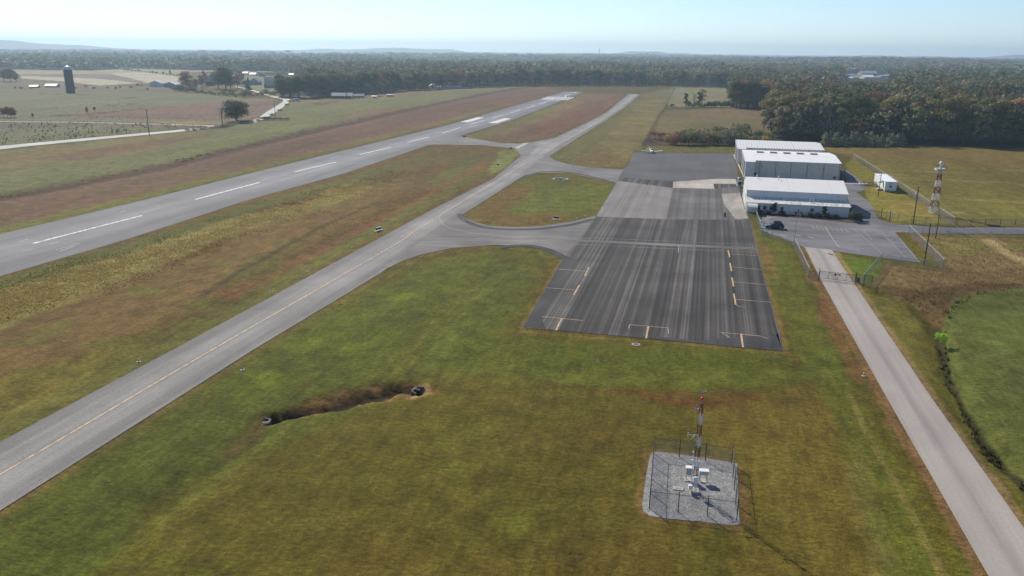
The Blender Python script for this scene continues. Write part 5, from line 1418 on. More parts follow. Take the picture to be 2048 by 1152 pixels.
DARK, OLIVE, MOSS = (0.072, 0.080, 0.040), (0.118, 0.112, 0.048), (0.095, 0.102, 0.048)
RUSSET, COPPER, GOLD, PALE, ORANGE_L = (0.165, 0.092, 0.060), (0.185, 0.112, 0.056), (0.25, 0.185, 0.070), (0.17, 0.155, 0.088), (0.32, 0.14, 0.045)
PINE_C, GREYB = (0.058, 0.082, 0.048), (0.135, 0.115, 0.094)
WOOD_NAMES = {'big_oak': 'oak_tree', 'oak': 'oak_tree', 'tall': 'woodland_tree', 'pine': 'pine_tree', 'conifer': 'conifer_tree', 'young_pine': 'young_pine_tree', 'bush': 'bush', 'bare': 'bare_tree', 'shrub': 'shrub', 'sparse': 'thin_tree', 'column': 'ivy_tree'}
_cnt = [0]
def plant(kind, xy, h, col, label, group=None, wide=1.0, cat=None, z=0.0, var=0.12):
    i = _cnt[0]; _cnt[0] += 1
    cm, tm, ph, pr = PROTO[kind][i % len(PROTO[kind])]
    o = thing(WOOD_NAMES[kind], label, cat or ('bush' if kind in ('bush', 'shrub') else 'tree'), (xy[0], xy[1], z), random.uniform(0, 6.28), group)
    s = h / ph; o.scale = (s * wide, s * wide, s)
    if cm is not None:
        c = bpy.data.objects.new("crown", cm); COL.objects.link(c); c.parent = o
        k = random.uniform(1 - var, 1 + var); k *= 1.32; c.color = (col[0] * k * random.uniform(0.94, 1.06), col[1] * k, col[2] * k, 1)
    t_ = bpy.data.objects.new("trunk", tm); COL.objects.link(t_); t_.parent = o
    return o

def hgt(px, py, pty):
    """height of something standing at (px, py) whose top is at row pty"""
    x, y = G(px, py); lo, hi = 0.0, 120.0
    for _ in range(30):
        m = (lo + hi) / 2
        if PX(x, y, m)[1] > pty: lo = m
        else: hi = m
    return lo

def rnd(*a): return random.choices([q[0] for q in a], [q[1] for q in a])[0]

# single trees one can name
plant('big_oak', G(474, 243), hgt(474, 243, 201.5), (0.05, 0.055, 0.03), "big dark round oak standing alone beside the pale farm road", wide=1.05)
plant('bare', G(445, 251.5), hgt(445, 251.5, 210), GREYB, "leafless leaning tree left of the lone dark oak", wide=1.1)
plant('conifer', G(498, 182), hgt(498, 182, 154), PINE_C, "dark cone-shaped conifer beside the farm road's upper bend")
for i, (a, b_, t_, w_) in enumerate(((8, 234.5, 215, 1.0), (15, 235, 213, 1.0), (23, 235, 214, 1.0), (30, 234.5, 217, 0.9))):
    plant('oak', G(a, b_), hgt(a, b_, t_), (0.24, 0.10, 0.045), "orange autumn tree in the little pasture grove at the left edge", "orange pasture grove", w_)
plant('oak', G(66, 235.5), hgt(66, 235.5, 226), RUSSET, "small russet tree in the pasture right of the orange grove", wide=0.9)
plant('oak', G(174, 226.5), hgt(174, 226.5, 213), (0.32, 0.14, 0.05), "small bright orange tree alone in the middle of the pasture", wide=0.75)
plant('oak', G(189, 222.5), hgt(189, 222.5, 213.5), DARK, "small round dark tree right of the bright orange pasture tree", wide=0.9)
plant('column', G(1371, 214), hgt(1371, 214, 183), MOSS, "narrow ivy-clad tree standing in the far field's hedge", wide=1.3)
plant('column', G(1398, 213), hgt(1398, 213, 181), DARK, "forked dark tree in the far field's hedge, left trunk", wide=1.35)
plant('sparse', G(1403, 213), hgt(1403, 213, 176), OLIVE, "thin-topped tree leaning right in the far field's hedge", wide=1.1)
plant('bare', G(1388, 213.5), hgt(1388, 213.5, 184), GREYB, "bare spindly tree in the far field's hedge beside the forked one", wide=0.7)
plant('bush', G(1344, 214.5), hgt(1344, 214.5, 207), DARK, "dark round bush where the boundary fence meets the far hedge")
plant('bare', G(1527, 268), hgt(1527, 268, 239), GREYB, "dead broken tree at the wood's edge, left of the pair", wide=0.8)
plant('bare', G(1546, 270), hgt(1546, 270, 228), GREYB, "tall dead tree at the wood's edge, right of the pair", wide=0.9)
plant('bush', G(1881, 687), 1.9, (0.20, 0.30, 0.04), "bright lime green bush beside the green field's ditch", wide=0.85)
# farm clump on the left
for a, b_, t_, w_, k, c_, l_ in ((374, 178, 142, 1.15, 'oak', COPPER, "copper-tinted big tree left of the farmhouse roof"), (392, 178, 158, 1.0, 'oak', RUSSET, "rounded reddish tree in front of the farmhouse"), (404, 175, 149, 1.0, 'oak', PALE, "pale olive tree beside the steep farmhouse roof"), (410, 172, 141, 0.8, 'tall', (0.17, 0.05, 0.04), "red-leaved tree behind the farmhouse roof"), (437, 178, 140, 1.2, 'oak', OLIVE, "broad weeping olive tree right of the farmhouse"), (452, 179, 132, 1.1, 'oak', DARK, "tallest dark tree of the farmhouse clump"), (462, 179, 146, 1.0, 'oak', MOSS, "dark tree in the shade right of the tallest farm tree"), (475, 176, 147, 1.0, 'oak', COPPER, "coppery tree at the right end of the farmhouse clump"), (380, 180, 165, 1.0, 'bush', DARK, "dark bush in front of the copper-tinted farm tree"), (8, 163, 137, 1.3, 'oak', COPPER, "coppery tree at the left edge beside the pale fields"), (22, 163.5, 136, 1.2, 'oak', RUSSET, "reddish tree in the left edge clump beside the pale fields"), (33, 163, 144, 1.0, 'oak', MOSS, "lower dark tree ending the left edge clump"), (183, 141, 127, 0.9, 'oak', GOLD, "pale gold tree against the wood above the pale fields"), (485, 163, 146, 1.0, 'oak', PALE, "pale green tree among the small village houses"), (490, 172, 160, 1.0, 'bush', PINE_C, "dark shrub left of the village's grey gabled house")):
    plant(k, G(a, b_), hgt(a, b_, t_), c_, l_, wide=w_)
# roadside hedge on the left and scrub by the farm road
for i in range(24):
    a = 352 + i * 8.6; b_ = 182 + 12 * math.sin(min(1, i / 16) * 1.5) - (0 if i < 17 else (i - 16) * 0.4)
    plant('bush', G(a, b_ + random.uniform(-1.5, 1)), hgt(a, b_, b_ - random.uniform(5, 14)), rnd((MOSS, 3), (PALE, 1), (RUSSET, 1), (OLIVE, 2)), "scrubby hedge bush between the pasture and the farm clump", "hedge below the farm clump", 1.0)
for i, (a, b_) in enumerate([(376, 262), (388, 261), (400, 259), (412, 258), (424, 257), (436, 255.5), (448, 254), (458, 252), (466, 250), (476, 248), (486, 247), (494, 246.5), (505, 245), (516, 242.5), (526, 240), (536, 240), (548, 240), (560, 240), (572, 240), (543, 231), (560, 222), (574, 211), (580, 204)]):
    plant('bush', G(a, b_), hgt(a, b_, b_ - random.uniform(3.5, 7)), rnd((RUSSET, 3), (GREYB, 2), (DARK, 2)), "low brown bramble bush along the near side of the farm road", "brambles along the farm road", 2.1)
for i in range(16):
    a = 250 + i * 7; b_ = 141 + i * 0.75
    plant('bush', G(a, b_), hgt(a, b_, b_ - random.uniform(2.5, 6)), rnd((MOSS, 2), (OLIVE, 2)), "distant hedge bush along the pale green field's edge", "far field hedge")
for a, b_, t_ in ((298, 139, 130), (312, 138, 132), (340, 147, 140), (332, 140, 131)): plant('oak', G(a, b_), hgt(a, b_, t_), MOSS, "round distant tree standing in the pale green field", "trees in the pale green field")
for a, b_ in ((30, 177), (42, 178), (62, 178), (150, 178), (188, 178), (215, 177), (232, 178), (262, 176), (275, 172), (283, 172), (295, 180), (342, 178), (240, 176), (172, 175)):
    plant('bush', G(a, b_), hgt(a, b_, b_ - random.uniform(2.5, 5.5)), rnd((DARK, 2), (RUSSET, 2), (PALE, 1)), "rough bush round the silo and barns", "bushes round the barns", 1.2)
# hedge behind the apron, young pines, far hedge
for i in range(34):
    a = 1340 + (i % 17) * 12.5 + random.uniform(-4, 4); b_ = (289.5 if i < 17 else 283) - (0 if a < 1470 else 4) + random.uniform(-1, 1)
    t_ = b_ - random.uniform(18, 32) * (0.6 if a < 1362 or a > 1490 else 1)
    plant('bush', G(a, b_), hgt(a, b_, t_), rnd((OLIVE, 4), (GOLD, 1.2), (RUSSET, 2), (MOSS, 3), (GREYB, 2), (ORANGE_L, 0.3)), "tall autumn-coloured bush in the hedge behind the far apron", "autumn hedge behind the apron", 1.15)
for i in range(14):
    a = 1300 + (i % 7) * 9 + random.uniform(-3, 3); b_ = 270 + (i // 7) * 12 + random.uniform(-3, 3)
    plant('bush', G(a, b_), random.uniform(1.0, 1.9), rnd((RUSSET, 3), (GREYB, 2)), "low reddish bramble left of the autumn hedge", "reddish brambles by the hedge", 1.6)
for i in range(36):
    a = 1648 + (i % 18) * 9 + random.uniform(-3, 3); b_ = (292 if i < 18 else 289.5) + (a - 1648) * 0.008 + random.uniform(-1, 1)
    plant('young_pine', G(a, b_), hgt(a, b_, b_ - random.uniform(18, 28)), (0.13, 0.14, 0.09), "young grey-green pine in the thicket before the right-hand woods", "young pine thicket", 1.25)
for i in range(16):
    a = 1645 + i * 10.5; plant('bush', G(a, 293.2), hgt(a, 293.2, 285), rnd((MOSS, 2), (RUSSET, 1)), "dark low bush skirting the young pine thicket", "bushes skirting the young pines", 1.0)
for i in range(15):
    a = 1380 + i * 6 + random.uniform(-2, 2); plant('bush', G(a, 214.5), hgt(a, 214.5, 214 - random.uniform(5, 12)), rnd((MOSS, 3), (GREYB, 1), ((0.06, 0.09, 0.05), 2)), "grey-green bush in the hedge between the two far fields", "hedge between the far fields")
# shrubs against the terminal
for a, b_, l_ in ((1521, 428, "clipped dark shrub nearest the entrance canopy"), (1537, 429.5, "clipped dark shrub under the terminal's paired windows"), (1563, 431, "wide dark shrub under the terminal's lone small window"), (1597, 432.5, "small dark shrub behind the flagpole at the terminal wall"), (1621, 435, "round shrub below the terminal's right-hand window, first of the row of four"), (1637, 436, "round shrub second along the terminal's right-hand row"), (1654, 437, "round shrub third along the terminal's right-hand row"), (1671, 438, "round shrub last along the terminal's right-hand row"), (1712, 440, "large grey-green shrub at the terminal's right corner"), (1713, 444.5, "dark spreading shrub in front of the grey-green corner shrub")):
    big = a > 1700
    plant('shrub', G(a, b_), 2.3 if big else random.uniform(1.15, 1.4), (0.055, 0.055, 0.038) if a == 1712 else (0.016, 0.019, 0.012), l_, None, 1.3 if not big else 1.15, z=0.03)  # leaf colour darkened to carry the shade of the terminal wall
plant('oak', G(1547.5, 428.5), 3.6, (0.018, 0.022, 0.015), "small dark standard tree between the terminal's windows", wide=0.62, z=0.03)
plant('oak', G(1647.5, 434.5), 3.4, (0.03, 0.032, 0.02), "small open-crowned tree rising behind the terminal's round shrubs", wide=0.62, z=0.03)

# woods: the trees that show largest are things of their own
RW = "right-hand wood before the field"
def wood_kind(): return rnd((('oak', DARK, "dark green oak"), 4), (('tall', MOSS, "moss green tall tree"), 4), (('oak', OLIVE, "olive green oak"), 4), (('tall', (0.150, 0.104, 0.056), "copper-brown tall tree"), 1.6), (('oak', (0.130, 0.082, 0.055), "russet oak"), 1.1), (('pine', PINE_C, "dark pine"), 2))
def wood_row(line, n, h0, h1, where, group, back=0.0, kinds=wood_kind):
    P = [Vector((*G(*p), 0)) for p in line]
    seg = [(b_ - a).length for a, b_ in zip(P[:-1], P[1:])]; tot = sum(seg)
    for i in range(n):
        s = (i + random.uniform(0.2, 0.8)) / n * tot
        for a, b_, l_ in zip(P[:-1], P[1:], seg):
            if s <= l_: p = a.lerp(b_, s / l_); break
            s -= l_
        p = p + p.normalized() * (back + random.uniform(-1.5, 2.5))
        k, c_, nm = kinds()
        plant(k, p, random.uniform(h0, h1), c_, f"{nm} in {where}", f"{nm} trees, {group}", random.uniform(0.9, 1.15), var=0.2)
RLINE = [(1552, 279), (1600, 280), (1650, 280), (1800, 282), (1900, 287), (2075, 293)]
for k in range(5): wood_row(RLINE, 20, 14 + k * 0.8, 26.0, "the dense wood right of the hangars", RW, k * 7.5)
wood_row([(1548, 280), (1542, 268), (1545, 240), (1550, 222)], 8, 17, 22, "the wood's left edge beside the dead trees", "left edge of the right wood", 4)
AUT = lambda: rnd((('oak', RUSSET, "reddish oak"), 3), (('oak', COPPER, "copper oak"), 2), (('oak', DARK, "dark green oak"), 3), (('tall', MOSS, "moss green tall tree"), 2))
for k in range(3): wood_row([(1463, 216), (1500, 217), (1548, 217)], 7, 19, 24, "the red-tinted wood behind the far field", "red-tinted wood", k * 9, AUT)
MID = lambda: rnd((('oak', DARK, "dark green oak"), 5), (('oak', OLIVE, "olive green oak"), 3), (('oak', MOSS, "moss green oak"), 3), (('tall', COPPER, "copper-brown tall tree"), 1))
for k in range(3): wood_row([(556, 194), (600, 196), (640, 195), (702, 190)], 9, 18, 24, "the dark clump right of the farm road's bend", "dark clump by the farm road", k * 9, MID)
for a, b_, t_, c_, w_, l_ in ((568, 194, 172, DARK, 1.2, "low dark tree at the left foot of the dark clump"), (738, 189, 168, (0.075, 0.09, 0.06), 1.3, "grey-green spreading tree behind the ranch house"), (752, 192, 171, (0.07, 0.085, 0.06), 1.2, "grey-green bushy tree right of the white shed"), (733, 194, 183, DARK, 1.0, "dark rounded tree beside the white shed"), (775, 186, 161, MOSS, 1.0, "moss green yard tree behind the carport"), (790, 184, 160, DARK, 1.1, "dark yard tree right of the carport"), (806, 182, 164, COPPER, 0.9, "coppery yard tree at the end of the yard row"), (760, 187, 163, OLIVE, 1.0, "olive yard tree between shed and carport"), (820, 181, 168, MOSS, 0.9, "small yard tree nearest the brown paddock"), (705, 200, 192, GOLD, 0.8, "low tawny bush before the ranch house"), (848, 177, 167, (0.16, 0.05, 0.05), 1.0, "red bush tree left of the white gabled house"), (950, 174, 164, (0.17, 0.06, 0.04), 0.8, "small red tree at the far wood's foot")):
    plant('oak', G(a, b_), hgt(a, b_, t_), c_, l_, wide=w_)
FAR_ = lambda: rnd((('oak', DARK, "dark green tree"), 4), (('tall', MOSS, "moss green tree"), 3), (('oak', COPPER, "coppery tree"), 1.5), (('tall', (0.15, 0.14, 0.075), "pale yellow-green tree"), 2), (('tall', RUSSET, "reddish tree"), 1.5))
wood_row([(700, 189), (760, 184), (830, 180), (905, 176), (1024, 172), (1150, 171), (1300, 172), (1460, 175)], 84, 17, 24, "the front of the long far wood beyond the runway", "front of the far wood", 2, FAR_)

# the rest of the woods, too many to count: one object each for the near woods and the far country
CLEAR = [[(245, 136), (380, 140), (365, 158), (300, 150), (250, 141)], [(484, 145), (600, 150), (590, 153), (553, 158), (490, 160)], [(1690, 148), (1850, 148), (1850, 158), (1690, 158)]]
NOSEE = [(1688, 1786, 141, 158, 2050), (480, 600, 141, 158, 1450), (652, 790, 184, 200, 700), (850, 925, 166, 178, 1060), (285, 360, 150, 180, 1100), (408, 430, 152, 172, 900)]
TLX, TLY = np.array([p[0] for p in TREELINE], float), np.array([p[1] for p in TREELINE], float)
def crown_lod(n, rg, kind, cone=False):
    cs, rs = lobes_round(1.0, 0.36, 0.12, 8, rg, spread=0.55)
    if cone: cs, rs = [(0, 0, 0.2 + 0.13 * i) for i in range(6)], [(0.26 - 0.038 * i, 0.26 - 0.038 * i, 0.13) for i in range(6)]
    V_, C_ = leaf_cloud(cs, rs, n, {0: 0.055, 1: 0.085, 2: 0.16, 3: 0.24}[kind], rg, tri=True, inner=0.75)
    V_[..., 2] = np.maximum(V_[..., 2], 0.0)
    C_[:, :3] = 1.72 + (C_[:, :3] - C_[:, :3].mean()) * 0.35
    return V_, C_
PAL = np.array([DARK, MOSS, OLIVE, (0.135, 0.090, 0.052), (0.115, 0.072, 0.050), PALE, PINE_C, GREYB, (0.15, 0.14, 0.075)])
PALP = np.array([5, 4.6, 3.6, 1.2, 0.9, 1.3, 3, 1.2, 0.9]); PALP /= PALP.sum()
def scatter(r0, r1, sp):
    out = []
    n = int((r1 - r0) / sp)
    for k in range(n):
        r = r0 + (k + 0.5) * sp; m = int(r * R(82) / sp)
        a = (np.arange(m) + rng.random(m)) / m * R(82) - R(41)
        rr = r + rng.uniform(-0.5, 0.5, m) * sp
        out.append(np.stack([rr * np.sin(a), rr * np.cos(a)], 1))
    P = np.concatenate(out)
    px, py = PX(P[:, 0], P[:, 1])
    ok = (px > -170) & (px < 2230) & (py < np.interp(px, TLX, TLY) - 0.2)
    r = np.hypot(P[:, 0], P[:, 1])
    if r1 <= 620: ok &= (py < np.interp(px, TLX, TLY) - 14)
    for q in CLEAR: ok &= sdist(px, py, q) < 0
    ok &= ~far_field(P[:, 0], P[:, 1])
    return P[ok]
def forest(name, label, bands):
    VV, CC = [], []
    for (r0, r1, sp, nleaf, kind, h0, h1, wid) in bands:
        P = scatter(r0, r1, sp)
        if not len(P): continue
        h = rng.uniform(h0, h1, len(P)) * (0.6 + 0.75 * fbm(P[:, 0] / 45, P[:, 1] / 45, 41, 3))
        tx, ty = PX(P[:, 0], P[:, 1], h)
        ok = np.ones(len(P), bool); r = np.hypot(P[:, 0], P[:, 1])
        for (xa, xb, ya, yb, dist) in NOSEE: ok &= ~((tx > xa - 3) & (tx < xb + 3) & (ty < yb + 1) & (r < dist) & (PX(P[:, 0], P[:, 1])[1] > ya))
        P, h, r = P[ok], h[ok], r[ok]
        tone = fbm(P[:, 0] / 110, P[:, 1] / 110, 43)
        idx = rng.choice(len(PAL), len(P), p=PALP)
        warm = tone > 0.58
        idx = np.where(warm & (rng.random(len(P)) < 0.5), rng.choice([3, 4, 5, 7, 8, 2], len(P)), idx)
        col = PAL[idx] * rng.uniform(0.8, 1.2, (len(P), 1)) * (0.66 + 0.5 * fbm(P[:, 0] / 130, P[:, 1] / 130, 47))[:, None]
        for v in range(5):
            cV, cC = crown_lod(nleaf, rng, kind, v == 4 and kind < 2)
            sel = np.arange(len(P)) % 5 == v
            Pv, hv = P[sel], h[sel]
            ang_ = rng.uniform(0, 6.28, len(Pv)); ca, sa = np.cos(ang_)[:, None, None], np.sin(ang_)[:, None, None]
            w_ = (hv * wid * rng.uniform(0.85, 1.2, len(Pv)))[:, None, None]
            X = (cV[None, ..., 0] * ca - cV[None, ..., 1] * sa) * w_ + Pv[:, 0, None, None]
            Y = (cV[None, ..., 0] * sa + cV[None, ..., 1] * ca) * w_ + Pv[:, 1, None, None]
            Z = np.broadcast_to(cV[None, ..., 2] * hv[:, None, None], X.shape) + hills_z(Pv[:, 0], Pv[:, 1])[:, None, None]
            VV.append(np.stack([X, Y, Z], -1).reshape(-1, 3, 3))
            c3 = cC[None, :, :3] * col[sel][:, None, :]
            CC.append(np.concatenate([c3, np.ones(c3.shape[:2] + (1,))], -1).reshape(-1, 4))
    me = cloud_mesh(name, np.concatenate(VV), np.concatenate(CC))
    o = bpy.data.objects.new(name, me); COL.objects.link(o); o.color = (1, 1, 1, 1)
    print(name, len(me.polygons))
    return tag(o, label, "woodland", None, 'stuff')
forest("woodland", "massed autumn woodland canopy behind the front trees", [(440, 1000, 8.5, 130, 0, 12, 25, 1.0), (1000, 1900, 11, 44, 1, 12, 26, 1.25)])
forest("distant_woodland", "hazy blue woodland stretching to the skyline", [(1900, 3800, 18, 16, 2, 15, 22, 1.7), (3800, 8200, 36, 9, 3, 14, 22, 3.2)])

# rough grass and dead stalks of the infield and the rough ground, one uncountable mass
def grass(name, label, polys, n, size, hmin, hmax, tint=(1, 1, 1), soft=(-45, 60), warp=110, reach=400, power=1.4, bright=(1.0, 2.1)):
    P = []
    while sum(len(p) for p in P) < n:
        a = np.random.default_rng(len(P) + 5).uniform(-0.72, 0.72, n * 2); r = 56 + reach * np.random.default_rng(len(P) + 77).random(n * 2) ** power
        x, y = r * np.sin(a), r * np.cos(a); px, py = PX(x, y)
        ok = np.zeros(len(x), bool)
        for q in polys: ok |= rng.random(len(x)) < sm(soft[0], soft[1], sdist(px, py, q) + (fbm(x / 9, y / 9, 51) - 0.5) * warp)
        for q in (AWOS_PAD, ROAD_L + ROAD_R[::-1], TWY_FAR + TWY_NEAR[::-1], RW_FAR + RW_NEAR[::-1]): ok &= sdist(px, py, q) < -5
        ok &= rng.random(len(x)) < (0.25 + 0.6 * sm(0.3, 0.7, fbm(x / 4, y / 4, 53)))
        P.append(np.stack([x[ok], y[ok]], 1))
        if len(P) > 12: break
    P = np.concatenate(P)[:n]
    rr = np.hypot(P[:, 0], P[:, 1]); aa = np.degrees(np.arctan2(P[:, 0], P[:, 1]))
    ii = np.clip(np.searchsorted(rad, rr), 1, len(rad) - 1); jx = np.clip(np.searchsorted(ang, aa), 0, len(ang) - 1)
    vi = ii * shape[1] + jx
    base_c, bz = gcol[vi], gz[vi]
    V_, C_ = [], []
    for k in range(4):
        a = rng.uniform(0, 6.28, len(P)); s = size * rng.uniform(0.5, 1.4, len(P)); hh = rng.uniform(hmin, hmax, len(P))
        dx, dy = np.cos(a) * s, np.sin(a) * s
        ox, oy = rng.normal(0, size * 0.5, len(P)), rng.normal(0, size * 0.5, len(P))
        tipx, tipy = ox + rng.normal(0, size * 0.7, len(P)), oy + rng.normal(0, size * 0.7, len(P))
        z0 = bz - 0.05
        V_.append(np.stack([np.stack([P[:, 0] + ox - dx, P[:, 1] + oy - dy, z0], -1), np.stack([P[:, 0] + ox + dx, P[:, 1] + oy + dy, z0], -1), np.stack([P[:, 0] + tipx, P[:, 1] + tipy, z0 + hh], -1)], 1))
        c = base_c * np.array(tint) * rng.uniform(bright[0], bright[1], (len(P), 1))
        C_.append(np.concatenate([c, np.ones((len(P), 1))], 1))
    me = cloud_mesh(name, np.concatenate(V_), np.concatenate(C_), M['grass'])
    o = bpy.data.objects.new(name, me); COL.objects.link(o); o.color = (1, 1, 1, 1)
    return tag(o, label, "grass", None, 'stuff')
grass("tall_grass", "tall tawny grass in the infield between runway and taxiway", [[(-200, 620), (0, 578), (260, 503), (460, 443), (690, 375), (780, 350), (700, 382), (480, 462), (330, 525), (190, 580), (0, 640), (-200, 720)]], 60000, 0.11, 0.14, 0.42, (1.0, 0.95, 1.12))
grass("rough_weeds", "brown weeds on the rough ground right of the drive", [[(1770, 530), (1850, 540), (1890, 542), (1830, 478), (2100, 480), (2100, 575), (1960, 575), (1900, 605), (1880, 650), (1850, 640), (1800, 590)]], 16000, 0.10, 0.14, 0.4, (1.05, 1.05, 1.05))
grass("ditch_growth", "dark weeds filling the ditch in the turf", [[(532, 842), (545, 822), (620, 806), (700, 790), (790, 764), (835, 765), (838, 776), (760, 790), (680, 808), (600, 836)]], 1800, 0.08, 0.06, 0.22, (0.62, 0.56, 0.5), (-6, 10), 20)
grass("field_ditch_weeds", "scrubby weeds along the green field's curved ditch", [[(1872, 650), (1905, 604), (1960, 582), (1975, 584), (1915, 612), (1890, 660), (1898, 740), (1965, 870), (2060, 990), (2050, 996), (1950, 872), (1880, 750)]], 6000, 0.16, 0.25, 0.75, (0.7, 0.75, 0.65), (-6, 10), 24)

# scattered weeds of the pasture, dark specks nobody could count
def weeds(name, label, poly, n, h0, h1, col):
    xs, ys = [p[0] for p in poly], [p[1] for p in poly]
    px, py = rng.uniform(min(xs), max(xs), n * 3), rng.uniform(min(ys), max(ys), n * 3)
    ok = (sdist(px, py, poly) > 0) & (rng.random(n * 3) < sm(0.35, 0.65, fbm(px / 40, py / 9, 61)))
    px, py = px[ok][:n], py[ok][:n]
    P = np.array([G(a, b_) for a, b_ in zip(px, py)]); h = rng.uniform(h0, h1, len(P))
    cV, cC = crown_lod(14, rng, 2)
    X = cV[None, ..., 0] * h[:, None, None] * 1.6 + P[:, 0, None, None]; Y = cV[None, ..., 1] * h[:, None, None] * 1.6 + P[:, 1, None, None]
    Z = np.broadcast_to(cV[None, ..., 2] * h[:, None, None], X.shape)
    c3 = cC[None, :, :3] * np.array(col) * rng.uniform(0.6, 1.4, (len(P), 1, 1))
    me = cloud_mesh(name, np.stack([X, Y, Z], -1).reshape(-1, 3, 3), np.concatenate([c3, np.ones(c3.shape[:2] + (1,))], -1).reshape(-1, 4))
    o = bpy.data.objects.new(name, me); COL.objects.link(o); o.color = (1, 1, 1, 1)
    return tag(o, label, "weeds", None, 'stuff')
weeds("pasture_weeds", "dark weeds dotted over the pasture above the farm road", [(-60, 250), (200, 245), (430, 253), (380, 256), (230, 270), (0, 290), (-60, 296)], 420, 0.5, 1.3, (0.06, 0.06, 0.035))
weeds("pasture_weeds", "dark tufts dotted over the far pasture below the silo", [(-60, 240), (60, 205), (300, 200), (540, 200), (500, 236), (430, 246), (200, 240)], 260, 0.5, 1.2, (0.09, 0.07, 0.05))
weeds("ditch_weeds", "tawny weeds along the ditch left of the runway", [(-40, 398), (120, 370), (300, 334), (500, 286), (760, 229), (960, 187), (960, 192), (760, 236), (500, 295), (300, 344), (120, 380), (-40, 408)], 900, 0.5, 1.3, (0.10, 0.08, 0.05))

# ------------------------------------------------------------------ farm buildings and houses
GREY_ROOF = plain("grey_shingle", (0.17, 0.18, 0.19), 0.85, vary=0.3, scale=1.0)
TIN_ROOF = plain("tin_roof", (0.36, 0.37, 0.38), 0.45, 0.2, vary=0.3, scale=0.6)
BROWN_ROOF = plain("brown_shingle", (0.14, 0.105, 0.085), 0.85, vary=0.3, scale=1.0)
CREAM_W = plain("cream_wall", (0.55, 0.52, 0.44), 0.8)
WHITE_W = plain("white_wall", (0.66, 0.67, 0.67), 0.7)
BRICK_W = plain("brick_wall", (0.24, 0.15, 0.12), 0.85)
BLUE_W = plain("blue_grey_wall", (0.30, 0.34, 0.38), 0.8)
DARK_W = plain("weathered_wall", (0.12, 0.11, 0.10), 0.9)

def mpp(px, py):
    x, y = G(px, py); return (y * _cp + CAM_H * _sp) / FPX

def house(name, label, cat, px, py, wpx, hpx, roofpx, depth, rz, wall, roof, gable_front=False, windows=3, door=True, chimney=False, open_front=False):
    """gabled building: width and heights given by how large it stands in the survey photo"""
    m = mpp(px, py); w_, h_, rh = wpx * m, hpx * m, roofpx * m
    o = thing(name, label, cat, (*G(px, py), 0), rz)
    d = depth
    b = MB()
    if not gable_front:
        b.quad((-w_ / 2, 0, 0), (w_ / 2, 0, 0), (w_ / 2, 0, h_), (-w_ / 2, 0, h_)) if not open_front else [b.bx(-w_ / 2 + i * w_ / 3 - 0.15, -w_ / 2 + i * w_ / 3 + 0.15, 0, 0.3, 0, h_) for i in range(4)]
        b.quad((-w_ / 2, d, 0), (w_ / 2, d, 0), (w_ / 2, d, h_), (-w_ / 2, d, h_))
        for s in (-1, 1): b.poly([(s * w_ / 2, 0, 0), (s * w_ / 2, d, 0), (s * w_ / 2, d, h_), (s * w_ / 2, d / 2, h_ + rh), (s * w_ / 2, 0, h_)])
    else:
        for y in (0, d): b.poly([(-w_ / 2, y, 0), (w_ / 2, y, 0), (w_ / 2, y, h_), (0, y, h_ + rh), (-w_ / 2, y, h_)])
        for s in (-1, 1): b.quad((s * w_ / 2, 0, 0), (s * w_ / 2, d, 0), (s * w_ / 2, d, h_), (s * w_ / 2, 0, h_))
    b.build("wall", wall, o)
    b = MB(); e = 0.5
    if not gable_front:
        slab_roof(b, -w_ / 2 - e, w_ / 2 + e, -e, h_ - e * rh / d, d / 2, h_ + rh); slab_roof(b, -w_ / 2 - e, w_ / 2 + e, d + e, h_ - e * rh / d, d / 2 + 0.004, h_ + rh)
    else:
        for s in (-1, 1):
            x0, z0 = s * (w_ / 2 + e), h_ - e * rh / (w_ / 2)
            vs = [(x0, -e, z0), (x0, d + e, z0), (0, d + e, h_ + rh), (0, -e, h_ + rh)]
            b.add(vs + [(p[0], p[1], p[2] + 0.2) for p in vs], [(0, 1, 2, 3), (7, 6, 5, 4), (0, 4, 5, 1), (1, 5, 6, 2), (2, 6, 7, 3), (3, 7, 4, 0)])
    r = b.build("roof", roof, o)
    if chimney: b = MB(); b.bx(w_ * 0.15, w_ * 0.15 + 0.9, d * 0.4, d * 0.4 + 0.9, h_, h_ + rh + 1.3); b.build("chimney", BRICK_W, r)
    for i in range(windows):
        x = (-0.5 + (i + 0.5) / windows) * w_ * 0.9
        b = MB(); b.bx(x - 0.6, x + 0.6, -0.08, -0.004, h_ * 0.35, h_ * 0.75); b.build("window", M['glass'], o)
    if door: b = MB(); b.bx(w_ * 0.04 - 0.5, w_ * 0.04 + 0.5, -0.07, -0.004, 0.05, min(2.2, h_ * 0.8)); b.build("door", DARK_W, o)
    return o
house("barn", "white gabled barn left of the blue-roofed shed in the farmyard", "barn", 311, 173.5, 24, 6.5, 5.0, 16, 0.1, WHITE_W, TIN_ROOF, True, 0)
house("barn", "blue-grey shed with a pale roof right of the white gabled barn", "barn", 340, 175.5, 26, 6, 5.0, 14, -0.2, BLUE_W, TIN_ROOF, True, 1)
house("farm_shed", "low tin-roofed shed left of the silo, nearer the wood", "shed", 67, 175.5, 15, 2.6, 2.2, 7, 0.15, DARK_W, TIN_ROOF, False, 0, False, open_front=True)
house("farm_shed", "low shed with a bright white roof just left of the silo", "shed", 101, 174.5, 22, 2.4, 4.0, 10, 0.1, DARK_W, plain("bright_tin", (0.8, 0.8, 0.8), 0.35), False, 0, False, open_front=True)
house("farmhouse", "farmhouse with a steep pale roof half hidden in the farm clump", "house", 419, 171.5, 15, 8, 11, 11, 0.2, BRICK_W, plain("tan_shingle", (0.36, 0.34, 0.29), 0.85), False, 3, True, True)
